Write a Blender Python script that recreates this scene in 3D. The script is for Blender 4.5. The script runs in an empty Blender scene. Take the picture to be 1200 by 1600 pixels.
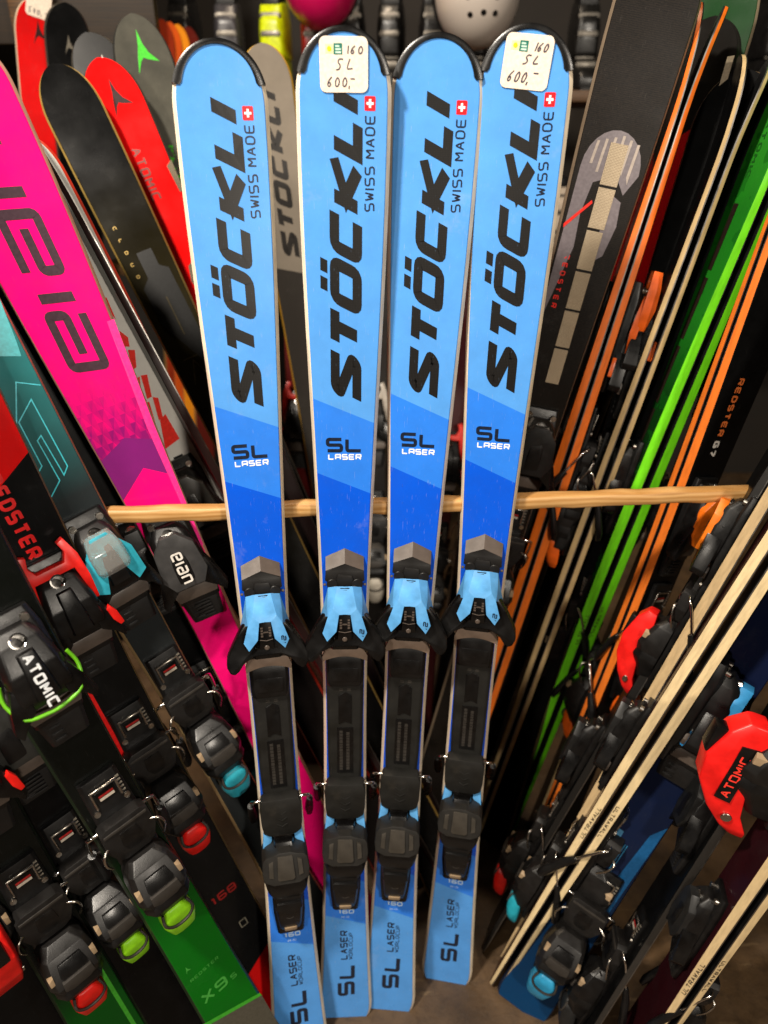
import bpy, bmesh, math, random
from mathutils import Vector, Matrix
random.seed(7)
scn = bpy.context.scene
COL = scn.collection

# ---------------------------------------------------------------- camera
FPX, CAM_H, PITCH = 1109.0, 1.46, math.radians(27)
cd = bpy.data.cameras.new('camera'); cam = bpy.data.objects.new('camera', cd); COL.objects.link(cam)
cam.location = (0, 0, CAM_H); cam.rotation_euler = (math.radians(90) - PITCH, 0, 0)
cd.sensor_fit = 'VERTICAL'; cd.sensor_height = 36.0; cd.lens = FPX / 1600 * 36.0
cd.clip_start = 0.02; cd.clip_end = 60
cd.dof.use_dof = True; cd.dof.focus_distance = 0.98; cd.dof.aperture_fstop = 2.6
scn.camera = cam

# ---------------------------------------------------------------- light (warm shop ceiling lamps and two added fill lamps)
w = bpy.data.worlds.new('World'); scn.world = w; w.use_nodes = True
bg = w.node_tree.nodes['Background']; bg.inputs[0].default_value = (1.0, 0.80, 0.60, 1); bg.inputs[1].default_value = 0.007

def lamp(name, loc, target, energy, size, color, shape='DISK'):
    l = bpy.data.lights.new(name, 'AREA'); l.energy = energy; l.size = size; l.color = color; l.shape = shape
    o = bpy.data.objects.new(name, l); COL.objects.link(o); o.location = loc
    o.rotation_euler = (Vector(target) - Vector(loc)).to_track_quat('-Z', 'Y').to_euler()
    return o
WARM = (1.0, 0.90, 0.77)
lamp('ceiling_or_fill_lamp', (-0.95, -0.10, 3.05), (0, 1.0, 0.75), 92, 0.22, WARM)
lamp('ceiling_or_fill_lamp', (1.55, -2.3, 2.55), (0, 1.0, 0.95), 76, 0.30, WARM)  # added fill behind the camera, lifts the lower ends of the skis
lamp('ceiling_or_fill_lamp', (-1.65, -2.4, 2.6), (0.2, 1.1, 0.9), 42, 0.30, WARM)  # weaker added fill on the left, brightens the lime edges opposite
lamp('ceiling_or_fill_lamp', (-0.3, 1.9, 2.95), (0.0, 1.3, 0.9), 14, 0.25, (1.0, 0.8, 0.58))
lamp('ceiling_or_fill_lamp', (0.2, 1.7, 3.2), (0.2, 3.0, 1.5), 3.5, 0.4, (1.0, 0.82, 0.62))
scn.view_settings.view_transform = 'Standard'; scn.view_settings.look = 'None'
scn.view_settings.exposure = 0.0; scn.view_settings.gamma = 1.0
scn.view_settings.use_curve_mapping = False

# ---------------------------------------------------------------- camera geometry helpers
CP = Vector((0, 0, CAM_H)); RV = Vector((1, 0, 0))
FV = Vector((0, math.cos(PITCH), -math.sin(PITCH))); UV = Vector((0, math.sin(PITCH), math.cos(PITCH)))
def ray(x, y): return RV * ((x - 600) / FPX) + UV * ((800 - y) / FPX) + FV
def on_floor(x, y, z=0.0):
    d = ray(x, y); return CP + d * ((z - CAM_H) / d.z)
def at_depth(x, y, d): return CP + ray(x, y) * d
def at_y(x, y, wy):
    d = ray(x, y); return CP + d * (wy / d.y)
def proj(P):
    v = P - CP; z = v.dot(FV); return 600 + FPX * v.dot(RV) / z, 800 - FPX * v.dot(UV) / z, z

# ---------------------------------------------------------------- materials
def lin(h):
    if isinstance(h, str):
        h = h.lstrip('#'); c = [int(h[i:i+2], 16) / 255 for i in (0, 2, 4)]
    else: c = h
    return tuple(x / 12.92 if x <= 0.04045 else ((x + 0.055) / 1.055) ** 2.4 for x in c) + (1.0,)

class NM:
    """small node-graph builder"""
    def __init__(s, name):
        s.m = bpy.data.materials.new(name); s.m.use_nodes = True
        s.t = s.m.node_tree; s.b = s.t.nodes['Principled BSDF']; s._xyz = None; s._co = None
    def n(s, typ, **k):
        x = s.t.nodes.new(typ)
        for a, v in k.items(): setattr(x, a, v)
        return x
    def link(s, a, b): s.t.links.new(a, b)
    def co(s):
        if not s._co: s._co = s.n('ShaderNodeTexCoord').outputs['Object']
        return s._co
    def xyz(s):
        if not s._xyz:
            q = s.n('ShaderNodeSeparateXYZ'); s.link(s.co(), q.inputs[0]); s._xyz = q.outputs
        return s._xyz
    def M(s, op, a, b=None, c=None):
        q = s.n('ShaderNodeMath', operation=op)
        for i, v in enumerate((a, b, c)):
            if v is None: continue
            if isinstance(v, (int, float)): q.inputs[i].default_value = v
            else: s.link(v, q.inputs[i])
        return q.outputs[0]
    def mix(s, f, a, b):
        q = s.n('ShaderNodeMix', data_type='RGBA')
        for i, v in ((0, f), (6, a), (7, b)):
            if isinstance(v, (int, float)): q.inputs[i].default_value = v
            elif isinstance(v, tuple): q.inputs[i].default_value = v
            else: s.link(v, q.inputs[i])
        return q.outputs[2]
    def noise(s, scale, detail=3, stretch=None, rough=0.5):
        q = s.n('ShaderNodeTexNoise'); q.inputs['Scale'].default_value = scale; q.inputs['Detail'].default_value = detail
        q.inputs['Roughness'].default_value = rough
        if stretch:
            m = s.n('ShaderNodeMapping'); m.inputs['Scale'].default_value = stretch; s.link(s.co(), m.inputs[0]); s.link(m.outputs[0], q.inputs[0])
        else: s.link(s.co(), q.inputs[0])
        return q.outputs['Fac']
    def ramp(s, f, lo, hi, a=0.0, b=1.0):
        q = s.n('ShaderNodeMapRange'); s.link(f, q.inputs[0])
        for i, v in enumerate((lo, hi, a, b)): q.inputs[1 + i].default_value = v
        return q.outputs[0]
    def step(s, sl, c=0.0):
        """1 where y + sl*x > c"""
        x, y, z = s.xyz()
        v = s.M('ADD', y, s.M('MULTIPLY', x, sl)) if sl else y
        return s.M('GREATER_THAN', v, c)
    def bump(s, h, strength=0.1, dist=0.001):
        q = s.n('ShaderNodeBump'); q.inputs['Strength'].default_value = strength; q.inputs['Distance'].default_value = dist
        s.link(h, q.inputs['Height']); s.link(q.outputs[0], s.b.inputs['Normal'])
    def fin(s, col, rough=0.4, metal=0.0, coat=0.0, spec=0.5):
        if isinstance(col, tuple): s.b.inputs['Base Color'].default_value = col
        else: s.link(col, s.b.inputs['Base Color'])
        if isinstance(rough, (int, float)): s.b.inputs['Roughness'].default_value = rough
        else: s.link(rough, s.b.inputs['Roughness'])
        s.b.inputs['Metallic'].default_value = metal
        s.b.inputs['Coat Weight'].default_value = coat; s.b.inputs['Coat Roughness'].default_value = 0.15
        s.b.inputs['Specular IOR Level'].default_value = spec
        return s.m

_mc = {}
def plastic(hexcol, rough=0.42, grain=0.35, name=None):
    k = ('p', hexcol, rough, grain)
    if k in _mc: return _mc[k]
    m = NM(name or 'plastic_' + hexcol.strip('#')); c = lin(hexcol)
    nz = m.noise(55, 4); f = m.ramp(nz, 0.3, 0.75)
    dark = tuple(v * 0.72 for v in c[:3]) + (1,); lite = tuple(min(1, v * 1.12 + 0.003) for v in c[:3]) + (1,)
    col = m.mix(f, dark, lite)
    dust = m.ramp(m.noise(18, 6, rough=0.7), 0.60, 0.80, 0, 0.05)
    col = m.mix(dust, col, lin('#8a7f70'))
    m.bump(m.noise(900, 2), grain, 0.0004)
    _mc[k] = m.fin(col, m.ramp(m.noise(30, 3), 0.3, 0.7, rough - 0.08, rough + 0.14), spec=.4); return _mc[k]
def metal(hexcol, rough=0.28):
    k = ('m', hexcol, rough)
    if k in _mc: return _mc[k]
    m = NM('metal_' + hexcol.strip('#'))
    r = m.ramp(m.noise(60, 4), 0.3, 0.7, rough - 0.06, rough + 0.12)
    _mc[k] = m.fin(lin(hexcol), r, 1.0); return _mc[k]
def printed(hexcol, rough=0.38):
    k = ('d', hexcol, rough)
    if k in _mc: return _mc[k]
    m = NM('print_' + hexcol.strip('#')); c = lin(hexcol)
    f = m.ramp(m.noise(220, 3), 0.35, 0.7)
    rough = max(.22, rough - .1)
    col = m.mix(f, c, tuple(min(1, v * 1.25 + 0.004) for v in c[:3]) + (1,))
    _mc[k] = m.fin(col, rough); return _mc[k]
def topsheet(name, build, rough=0.33, coat=0.25, scratch=0.10, spec=.13):
    """build(m) returns the colour socket of the print; wear is added on top"""
    m = NM(name); col = build(m)
    oi = m.n('ShaderNodeObjectInfo'); cb = m.n('ShaderNodeCombineXYZ'); va = m.n('ShaderNodeVectorMath', operation='ADD')
    for i_ in range(3): m.link(m.M('MULTIPLY', oi.outputs['Random'], 3.7 + 2.9 * i_), cb.inputs[i_])
    m.link(m.co(), va.inputs[0]); m.link(cb.outputs[0], va.inputs[1]); m._co = va.outputs[0]
    col = m.mix(m.ramp(m.noise(7, 6, rough=.75), .60, .74, 0, scratch * .45), col, lin('#d8d4cc'))
    sc = m.ramp(m.noise(40, 5, (30, 1.2, 1), 0.6), 0.66, 0.70, 0, scratch)
    col = m.mix(sc, col, lin('#cfc7bb'))
    mott = m.ramp(m.noise(26, 5, rough=0.65), 0.3, 0.75, 0.0, 0.16)
    col = m.mix(mott, col, (0.02, 0.02, 0.022, 1))
    m.bump(m.noise(700, 2), 0.12, 0.0003)
    return m.fin(col, m.ramp(m.noise(14, 4), 0.3, 0.7, max(.14, rough - 0.16), max(.2, rough - 0.05)), 0, 0.0, spec)
def sidewall(hexcol):
    k = ('s', hexcol)
    if k in _mc: return _mc[k]
    m = NM('sidewall_' + hexcol.strip('#')); c = lin(hexcol)
    f = m.ramp(m.noise(30, 5, (6, 1, 6), 0.65), 0.35, 0.75)
    col = m.mix(f, c, tuple(v * 0.68 for v in c[:3]) + (1,))
    m.bump(m.noise(260, 2, (1, .3, 1)), 0.15, 0.0004)
    _mc[k] = m.fin(col, 0.45); return _mc[k]
BLACK = plastic('#0e0d0d', .34); BLACK2 = plastic('#0a0909', 0.27, 0.2); GREYP = plastic('#161413', 0.42); GREYL = plastic('#322e2a', 0.45)
STEEL = metal('#b9b2a8', 0.25); BRONZE = plastic('#584d45', 0.4, .12); CHROME = metal('#e2ded8', 0.12)
BASE = plastic('#0d0d0e', 0.4, 0.1); EDGE = metal('#8f8b86', 0.35)
TAN = plastic('#a88f70', 0.5); CUPG = plastic('#1f1d1a', .48); CUPL = plastic('#3b362f', .48); MATTE = plastic('#161512', .55)
def clear_plastic():
    m = NM('clear_plastic'); m.b.inputs['Transmission Weight'].default_value = 0.75; m.b.inputs['IOR'].default_value = 1.45
    return m.fin((0.72, 0.70, 0.66, 1), 0.14)
CLEAR = clear_plastic()

# ---------------------------------------------------------------- mesh helpers
def link(o, parent=None):
    COL.objects.link(o)
    if parent: o.parent = parent
    return o
def finish(me, ang=35):
    me.polygons.foreach_set('use_smooth', [True] * len(me.polygons))
    me.set_sharp_from_angle(angle=math.radians(ang)); me.update()
def to_mesh(name, bm, mats, ang=35):
    me = bpy.data.meshes.new(name); bmesh.ops.recalc_face_normals(bm, faces=bm.faces[:]); bm.to_mesh(me); bm.free()
    for m in (mats if isinstance(mats, (list, tuple)) else [mats]): me.materials.append(m)
    finish(me, ang); return me
def raw_mesh(name, bm, mat):
    me = bpy.data.meshes.new(name); bm.to_mesh(me); bm.free(); me.materials.append(mat); return me
def obj(name, me, parent=None, loc=None):
    o = bpy.data.objects.new(name, me); link(o, parent)
    if loc: o.location = loc
    return o
def tag(o, label, cat, group=None, kind=None):
    if label: o['label'] = label
    if cat: o['category'] = cat
    if group: o['group'] = group
    if kind: o['kind'] = kind
    return o
def bevel(bm, off=0.0012, seg=2):
    es = [e for e in bm.edges if len(e.link_faces) == 2 and e.calc_face_angle(0) > 0.35]
    try: bmesh.ops.bevel(bm, geom=es, offset=off, segments=seg, profile=0.6, affect='EDGES', clamp_overlap=True)
    except Exception: pass
def loft(bm, secs, bev=0.0012, cham=0.3):
    """secs: (y, half width bottom, z0, z1[, half width top]) boxes joined along y"""
    b = bmesh.new(); rings = []
    for s in secs:
        y, hw, z0, z1 = s[:4]; th = s[4] if len(s) > 4 else hw * 0.82; c = (z1 - z0) * cham
        rings.append([b.verts.new(p) for p in ((-hw, y, z0), (hw, y, z0), (hw, y, z1 - c), (th, y, z1), (-th, y, z1), (-hw, y, z1 - c))])
    for r0, r1 in zip(rings, rings[1:]):
        for i in range(6): b.faces.new((r0[i], r0[(i+1) % 6], r1[(i+1) % 6], r1[i]))
    b.faces.new(rings[0][::-1]); b.faces.new(rings[-1])
    bmesh.ops.recalc_face_normals(b, faces=b.faces[:])
    if bev: bevel(b, bev)
    merge(bm, b)
def islands(name, bm, mat, ang=35):
    '''one mesh for each loose piece of a bmesh'''
    seen = set(); out = []
    for v0 in bm.verts:
        if v0 in seen: continue
        st = [v0]; grp = {v0}
        while st:
            v = st.pop()
            for e in v.link_edges:
                o = e.other_vert(v)
                if o not in grp: grp.add(o); st.append(o)
        seen |= grp; b = bmesh.new(); mp = {v: b.verts.new(v.co) for v in grp}
        for f in {f for v in grp for f in v.link_faces}: b.faces.new([mp[v] for v in f.verts])
        out.append(to_mesh(name, b, mat, ang))
    bm.free(); return out
def merge(bm, b):
    me = bpy.data.meshes.new('tmp'); b.to_mesh(me); b.free(); bm.from_mesh(me); bpy.data.meshes.remove(me)
def prism(bm, pts, z0, z1, bev=0.0010, mirror=False):
    """pts (x, y) outline; z0/z1 number or function of (x, y)"""
    for sg in ((1, -1) if mirror else (1,)):
        b = bmesh.new(); f0 = z0 if callable(z0) else (lambda x, y: z0); f1 = z1 if callable(z1) else (lambda x, y: z1)
        lo = [b.verts.new((sg * x, y, f0(x, y))) for x, y in pts]; hi = [b.verts.new((sg * x, y, f1(x, y))) for x, y in pts]
        n = len(pts)
        for i in range(n): b.faces.new((lo[i], lo[(i+1) % n], hi[(i+1) % n], hi[i]))
        b.faces.new(lo[::-1]); b.faces.new(hi)
        bmesh.ops.recalc_face_normals(b, faces=b.faces[:])
        if bev: bevel(b, bev)
        merge(bm, b)
def sym(pts): return pts + [(-x, y) for x, y in reversed(pts)]
def tube(bm, pts, r, seg=8):
    pts = [Vector(p) for p in pts]; rings = []; up = Vector((0, 0, 1))
    for i, p in enumerate(pts):
        d = (pts[min(i+1, len(pts)-1)] - pts[max(i-1, 0)]).normalized()
        a = d.cross(up if abs(d.z) < 0.9 else Vector((1, 0, 0))).normalized(); c = d.cross(a)
        rr = r[i] if isinstance(r, (list, tuple)) else r
        rings.append([bm.verts.new(p + a * math.cos(t) * rr + c * math.sin(t) * rr) for t in [2 * math.pi * k / seg for k in range(seg)]])
    for r0, r1 in zip(rings, rings[1:]):
        for k in range(seg): bm.faces.new((r0[k], r0[(k+1) % seg], r1[(k+1) % seg], r1[k]))
    bm.faces.new(rings[0][::-1]); bm.faces.new(rings[-1])
def smooth_path(pts, n=6):
    P = [Vector(p) for p in pts]; P = [P[0]] + P + [P[-1]]; out = []
    for i in range(1, len(P) - 2):
        for k in range(n):
            t = k / n; a, b, c, d = P[i-1], P[i], P[i+1], P[i+2]
            out.append(0.5 * ((2*b) + (c-a)*t + (2*a-5*b+4*c-d)*t*t + (3*b-a-3*c+d)*t*t*t))
    out.append(P[-2]); return out
def cyl(bm, c, r, h, axis=(0, 0, 1), seg=20, bev=0.0006):
    b = bmesh.new(); bmesh.ops.create_cone(b, cap_ends=True, segments=seg, radius1=r, radius2=r, depth=h)
    if bev: bevel(b, bev, 1)
    q = Vector((0, 0, 1)).rotation_difference(Vector(axis).normalized())
    bmesh.ops.transform(b, matrix=Matrix.Translation(Vector(c)) @ q.to_matrix().to_4x4(), verts=b.verts[:]); merge(bm, b)

# ---------------------------------------------------------------- stroke lettering
G = {  # centre lines on a unit box; fourth list item = rounded corner flag
 'A': [[(0,0),(.5,1),(1,0)], [(.2,.36),(.8,.36)]], 'a': [[(0,0),(0,1),(1,1),(1,0)], [(0,.42),(1,.42)]],
 'B': [[(0,0),(0,1),(.9,1),(.9,.52),(0,.52)], [(.9,.52),(1,.4),(1,0),(0,0)]],
 'C': [[(1,1),(0,1),(0,0),(1,0)]], 'D': [[(0,0),(0,1),(.75,1),(1,.75),(1,.25),(.75,0),(0,0)]],
 'E': [[(1,1),(0,1),(0,0),(1,0)], [(0,.5),(.9,.5)]], 'G': [[(1,1),(0,1),(0,0),(1,0),(1,.5),(.5,.5)]],
 'H': [[(0,0),(0,1)], [(1,0),(1,1)], [(0,.5),(1,.5)]], 'I': [[(.5,0),(.5,1)]],
 'K': [[(0,0),(0,1)], [(1,1),(.1,.5),(1,0)]], 'L': [[(0,1),(0,0),(1,0)]],
 'M': [[(0,0),(0,1),(.5,.35),(1,1),(1,0)]], 'N': [[(0,0),(0,1),(1,0),(1,1)]],
 'O': [[(0,0),(0,1),(1,1),(1,0),(0,0)]], 'P': [[(0,0),(0,1),(1,1),(1,.45),(0,.45)]],
 'R': [[(0,0),(0,1),(1,1),(1,.45),(0,.45)], [(.5,.45),(1,0)]],
 'S': [[(0,0),(1,0),(1,.5),(0,.5),(0,1),(1,1)]], 's': [[(0,0),(.92,0),(1,.22),(0,.78),(.08,1),(1,1)]],
 'T': [[(0,1),(1,1)], [(.5,1),(.5,0)]], 'U': [[(0,1),(0,0),(1,0),(1,1)]], 'V': [[(0,1),(.5,0),(1,1)]],
 'W': [[(0,1),(.25,0),(.5,.75),(.75,0),(1,1)]], 'X': [[(0,0),(1,1)], [(0,1),(1,0)]], 'Y': [[(0,1),(.5,.5),(1,1)], [(.5,.5),(.5,0)]],
 '0': [[(0,0),(0,1),(1,1),(1,0),(0,0)]], '1': [[(.15,.8),(.6,1),(.6,0)]], '2': [[(0,1),(1,1),(1,.5),(0,.5),(0,0),(1,0)]],
 '3': [[(0,1),(1,1),(1,0),(0,0)], [(.2,.5),(1,.5)]], '4': [[(.75,0),(.75,1),(0,.3),(1,.3)]], '5': [[(1,1),(0,1),(0,.52),(1,.52),(1,0),(0,0)]],
 '6': [[(1,1),(0,1),(0,0),(1,0),(1,.5),(0,.5)]], '7': [[(0,1),(1,1),(.35,0)]], '8': [[(0,0),(0,1),(1,1),(1,0),(0,0)], [(0,.5),(1,.5)]],
 '9': [[(0,0),(1,0),(1,1),(0,1),(0,.5),(1,.5)]], '-': [[(0,.45),(1,.45)]], ',': [[(.5,.12),(.35,-.2)]], '.': [[(.4,0),(.6,0)]], '/': [[(0,0),(1,1)]],
 'e': [[(1,0),(0,0),(0,1),(1,1),(1,.5),(.25,.5)]], 'l': [[(.2,0),(.2,1)]], 'q': [[(0,1),(1,1),(1,0),(0,0),(0,.5),(.75,.5)]], 'n': [[(0,0),(0,1),(1,1),(1,0)]],
 # handwriting
 'h1': [[(.3,1),(.42,0)]], 'h6': [[(.8,1),(.25,.6),(.1,.2),(.4,0),(.75,.2),(.5,.48),(.15,.3)]], 'h0': [[(.5,1),(.1,.6),(.25,.05),(.7,.05),(.95,.55),(.5,1)]],
 'hS': [[(.9,.95),(.35,1),(.15,.72),(.6,.42),(.5,.05),(0,0)]], 'hL': [[(.5,1),(.15,.05),(1,.15)]], 'h5': [[(.9,1),(.3,1),(.2,.55),(.8,.5),(.6,0),(.1,.05)]], 'h4': [[(.3,1),(.1,.45),(.9,.5)],[(.7,.9),(.55,0)]],
}
def fillet(pl, r, n=4):
    out = [pl[0]]
    for a, b, c in zip(pl, pl[1:], pl[2:]):
        va, vc = (a - b), (c - b); la, lc = va.length, vc.length
        rr = min(r, la * 0.49, lc * 0.49)
        if rr < 1e-6 or abs(va.normalized().dot(vc.normalized())) > 0.999: out.append(b); continue
        p0, p1 = b + va / la * rr, b + vc / lc * rr
        for k in range(n + 1):
            t = k / n; out.append(p0 * (1-t)**2 + b * 2*t*(1-t) + p1 * t*t)
    out.append(pl[-1]); return out
def stroke(bm, pl, t, mapf, eps, kx=1.0, close=False):
    """pl: 2-D vectors in (u, v); t thickness in v, t*kx in u"""
    P = [Vector((p.x / kx, p.y)) for p in pl]
    Q = [P[0]]
    for a, b in zip(P, P[1:]):
        m = max(1, int((b - a).length / max(0.01, t * 1.2)))
        for k in range(1, m + 1): Q.append(a.lerp(b, k / m))
    P = Q; n = len(P); L, R = [], []
    for i in range(n):
        if close and i in (0, n - 1): d0 = P[-1] - P[-2]; d1 = P[1] - P[0]
        else: d0 = P[i] - P[i-1] if i else P[1] - P[0]; d1 = P[i+1] - P[i] if i < n-1 else d0
        d0 = d0.normalized(); d1 = d1.normalized(); tn = d0 + d1
        tn = tn.normalized() if tn.length > 1e-4 else d0
        nr = Vector((-tn.y, tn.x)); c = max(0.45, nr.dot(Vector((-d1.y, d1.x)))); h = t / 2 / c
        L.append(P[i] + nr * h); R.append(P[i] - nr * h)
    vs = [(bm.verts.new(mapf(a.x * kx, a.y, eps)), bm.verts.new(mapf(b.x * kx, b.y, eps))) for a, b in zip(L, R)]
    for (a, b), (c, d) in zip(vs, vs[1:]):
        try: bm.faces.new((a, b, d, c))
        except ValueError: pass
def text(bm, s, mapf, h, w, t, gap, shear=0.0, rnd=0.25, kx=1.0, narrow='I1l'):
    """lay out string (or list of glyph keys) along u from 0; returns length"""
    u = 0.0; k = 0
    for ch in s:
        if ch == ' ': u += w * 0.6; continue
        uml = ch in ('Ö',); key = 'O' if uml else ch
        cw = t * kx if key in ('I', 'l', 'h1', ',', '.') else (w * 0.6 if key == '1' else w)
        for pl in G[key]:
            pts = [Vector((u + t*kx/2 + p[0] * (cw - t*kx), t/2 + p[1] * (h - t))) for p in pl]
            close = (pts[0] - pts[-1]).length < 1e-6
            fp = fillet(pts, rnd * h) if len(pts) > 2 else pts
            if close and len(pts) > 2:  # round the closing corner as well
                q = pts[:-1]; q = q + [q[0], q[1]]; fp = fillet(q, rnd * h); fp = fp[:-1]
                fp = fp[1:] + [fp[1]]
            stroke(bm, fp, t, (lambda a, b, e: mapf(a + shear * b, b, e)), 0.00035 + 0.00004 * (k % 5), kx, close); k += 1
        if uml:
            for du in (0.18, 0.56):
                a = Vector((u + du * w, h * 1.19)); stroke(bm, [a, a + Vector((w * 0.27, 0))], t * 0.75, (lambda a_, b_, e: mapf(a_ + shear * b_, b_, e)), 0.00035, kx)
        u += cw + gap
    return u - gap

# ---------------------------------------------------------------- ski
class Ski:
    def __init__(s, name, T, D, N, L, wt, ww, wl, tipl=0.075, rise=0.012, th=0.0145, waist=0.43):
        s.L, s.wt, s.ww, s.wl, s.tl, s.rise, s.th, s.wp = L, wt, ww, wl, tipl, rise, th, waist
        s.e = bpy.data.objects.new(name, None); s.e.empty_display_size = 0.05; link(s.e)
        D = D.normalized(); N = (N - D * N.dot(D)).normalized(); X = D.cross(N)
        s.mw = Matrix(((X.x, D.x, N.x, T.x), (X.y, D.y, N.y, T.y), (X.z, D.z, N.z, T.z), (0, 0, 0, 1)))
        s.e.matrix_world = s.mw
    def hw(s, y):
        sw = s.wp * s.L; st = s.L - s.tl; sl = 0.035
        if y < sl: return s.wl / 2 * (1 - 0.10 * ((sl - y) / sl) ** 3)
        if y < sw: return (s.ww + (s.wl - s.ww) * ((sw - y) / (sw - sl)) ** 2) / 2
        if y < st: return (s.ww + (s.wt - s.ww) * math.sin(math.pi / 2 * min(1, (y - sw) / (st - sw)) ** 1.75)) / 2
        return s.wt / 2 * max(0.0, 1 - ((y - st) / s.tl) ** 2.3) ** 0.5
    def zb(s, y):
        r = s.L - 0.16; z = 0.0
        if y > r: z = s.rise * ((y - r) / 0.16) ** 2
        return z
    def tk(s, y):
        q = y / s.L; return 0.0075 + (s.th - 0.0075) * max(0.0, math.sin(math.pi * min(1, max(0, q * 1.05)))) ** 1.1
    def zt(s, y): return s.zb(y) + s.tk(y)
    def stations(s):
        st = s.L - s.tl; ys = [0, .006, .018] + [0.035 + (st - 0.035) * i / 44 for i in range(45)]
        ys += [st + s.tl * (1 - (1 - i / 16) ** 1.9) for i in range(1, 17)]; return ys
    def body(s, top, side, base=BASE, ins=.0034):
        bm = bmesh.new(); rings = []
        for y in s.stations():
            h = max(s.hw(y), 0.0012); a, t = s.zb(y), s.tk(y); i1 = min(ins, h * .4); i2 = min(ins + .0011, h * .6)
            rings.append([bm.verts.new(p) for p in ((-h, y, a), (h, y, a), (h, y, a + .0018), (h - i1, y, a + t - .0009), (h - i2, y, a + t), (-h + i2, y, a + t), (-h + i1, y, a + t - .0009), (-h, y, a + .0018))])
        mi = (2, 3, 1, 0, 0, 0, 1, 3)
        for r0, r1 in zip(rings, rings[1:]):
            for i in range(8):
                f = bm.faces.new((r0[i], r0[(i+1) % 8], r1[(i+1) % 8], r1[i])); f.material_index = mi[i]
        f = bm.faces.new(rings[0][::-1]); f.material_index = 1
        f = bm.faces.new(rings[-1]); f.material_index = 1
        return to_mesh('ski_body', bm, [top, side, base, EDGE], 28)
    def add(s, name, me, loc=None, parent=None):
        return obj(name, me, parent or s.e, loc)
    def cap(s, y0, inner=0.0055, mat=None, inner_end=0.0105):
        """moulded tip protector round the nose"""
        st = s.L - s.tl; ys = [y0] + [y for y in s.stations() if y > y0 + 0.001]
        out = [(s.hw(y), y) for y in ys]; out[-1] = (0.0, s.L)
        full = [(x, y) for x, y in out] + [(-x, y) for x, y in reversed(out[:-1])]
        n = len(full); bm = bmesh.new(); rings = []
        for i, (x, y) in enumerate(full):
            a = Vector(full[max(i-1, 0)]); b = Vector(full[min(i+1, n-1)]); d = (b - a).normalized(); nr = Vector((d.y, -d.x))
            if nr.dot(Vector((x, y - (s.L - s.tl * 1.2)))) < 0: nr = -nr
            q = abs(i - (n-1)/2) / ((n-1)/2); inn = inner + (inner_end - inner) * q ** 2
            if i in (0, n-1): inn *= 0.75
            P = Vector((x, y)); o = P + nr * 0.0008; m = P - nr * inn * 0.35; k = P - nr * inn
            z0 = s.zb(y) + .0015; z1 = s.zb(y) + s.tk(y)
            rings.append([bm.verts.new(p) for p in ((o.x, o.y, z0), (o.x, o.y, z1 + .0006), (m.x, m.y, z1 + .0020), (k.x, k.y, z1 + .0012), (k.x, k.y, z0))])
        for r0, r1 in zip(rings, rings[1:]):
            for i in range(5): bm.faces.new((r0[i], r0[(i+1) % 5], r1[(i+1) % 5], r1[i]))
        bm.faces.new(rings[0][::-1]); bm.faces.new(rings[-1])
        return to_mesh('tip_protector', bm, mat or BLACK2, 40)
    # lettering maps: (u along reading, v up) -> local point
    def up(s, x0, y0): return lambda u, v, e: (x0 - v, y0 + u, s.zt(y0 + u) + e)
    def down(s, x0, y0): return lambda u, v, e: (x0 + v, y0 - u, s.zt(y0 - u) + e)
    def right(s, x0, y0): return lambda u, v, e: (x0 + u, y0 + v, s.zt(y0 + v) + e)
    def wall(s, side, y0, z0, rev=False):
        def f(u, v, e):
            y = y0 + (u if not rev else -u); z = s.zb(y) + z0 + v
            q = (z - s.zb(y) - .0018) / max(.001, s.tk(y) - .0027)
            return (side * (s.hw(y) - .0034 * q + e * 1.2), y, z)
        return f
    def poly(s, bm, pts, eps=0.0004):
        vs = [bm.verts.new((x, y, s.zt(y) + eps)) for x, y in pts]
        try: return bm.faces.new(vs)
        except ValueError: return None
    def lettering(s, name, strings, mat):
        """strings: list of (text, map, h, w, t, gap, shear, rnd, kx)"""
        bm = bmesh.new()
        for a in strings: text(bm, *a)
        return s.add(name, raw_mesh(name, bm, mat))
    def decal(s, name, polys, mat, eps=0.0004):
        bm = bmesh.new()
        for i, p in enumerate(polys): s.poly(bm, p, eps + 0.00003 * i)
        return s.add(name, raw_mesh(name, bm, mat))
    def loc(s, px, h=.012):
        """point (x, y) of the top face seen at a pixel of the photograph"""
        inv = s.mw.inverted(); o = inv @ CP; d = inv.to_3x3() @ ray(*px); hh = h
        for _ in range(3):
            t = (hh - o.z) / d.z; p = o + d * t; hh = s.zt(min(s.L, max(0, p.y)))
        return (p.x, p.y)
    def s_of(s, px):
        """length along the ski of the point seen nearest a pixel of the photograph"""
        best = None
        for i in range(401):
            y = s.L * i / 400; p = proj(s.mw @ Vector((0, y, s.zt(y)))); d = (p[0] - px[0]) ** 2 + (p[1] - px[1]) ** 2
            if best is None or d < best[0]: best = (d, y)
        return best[1]

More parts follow.
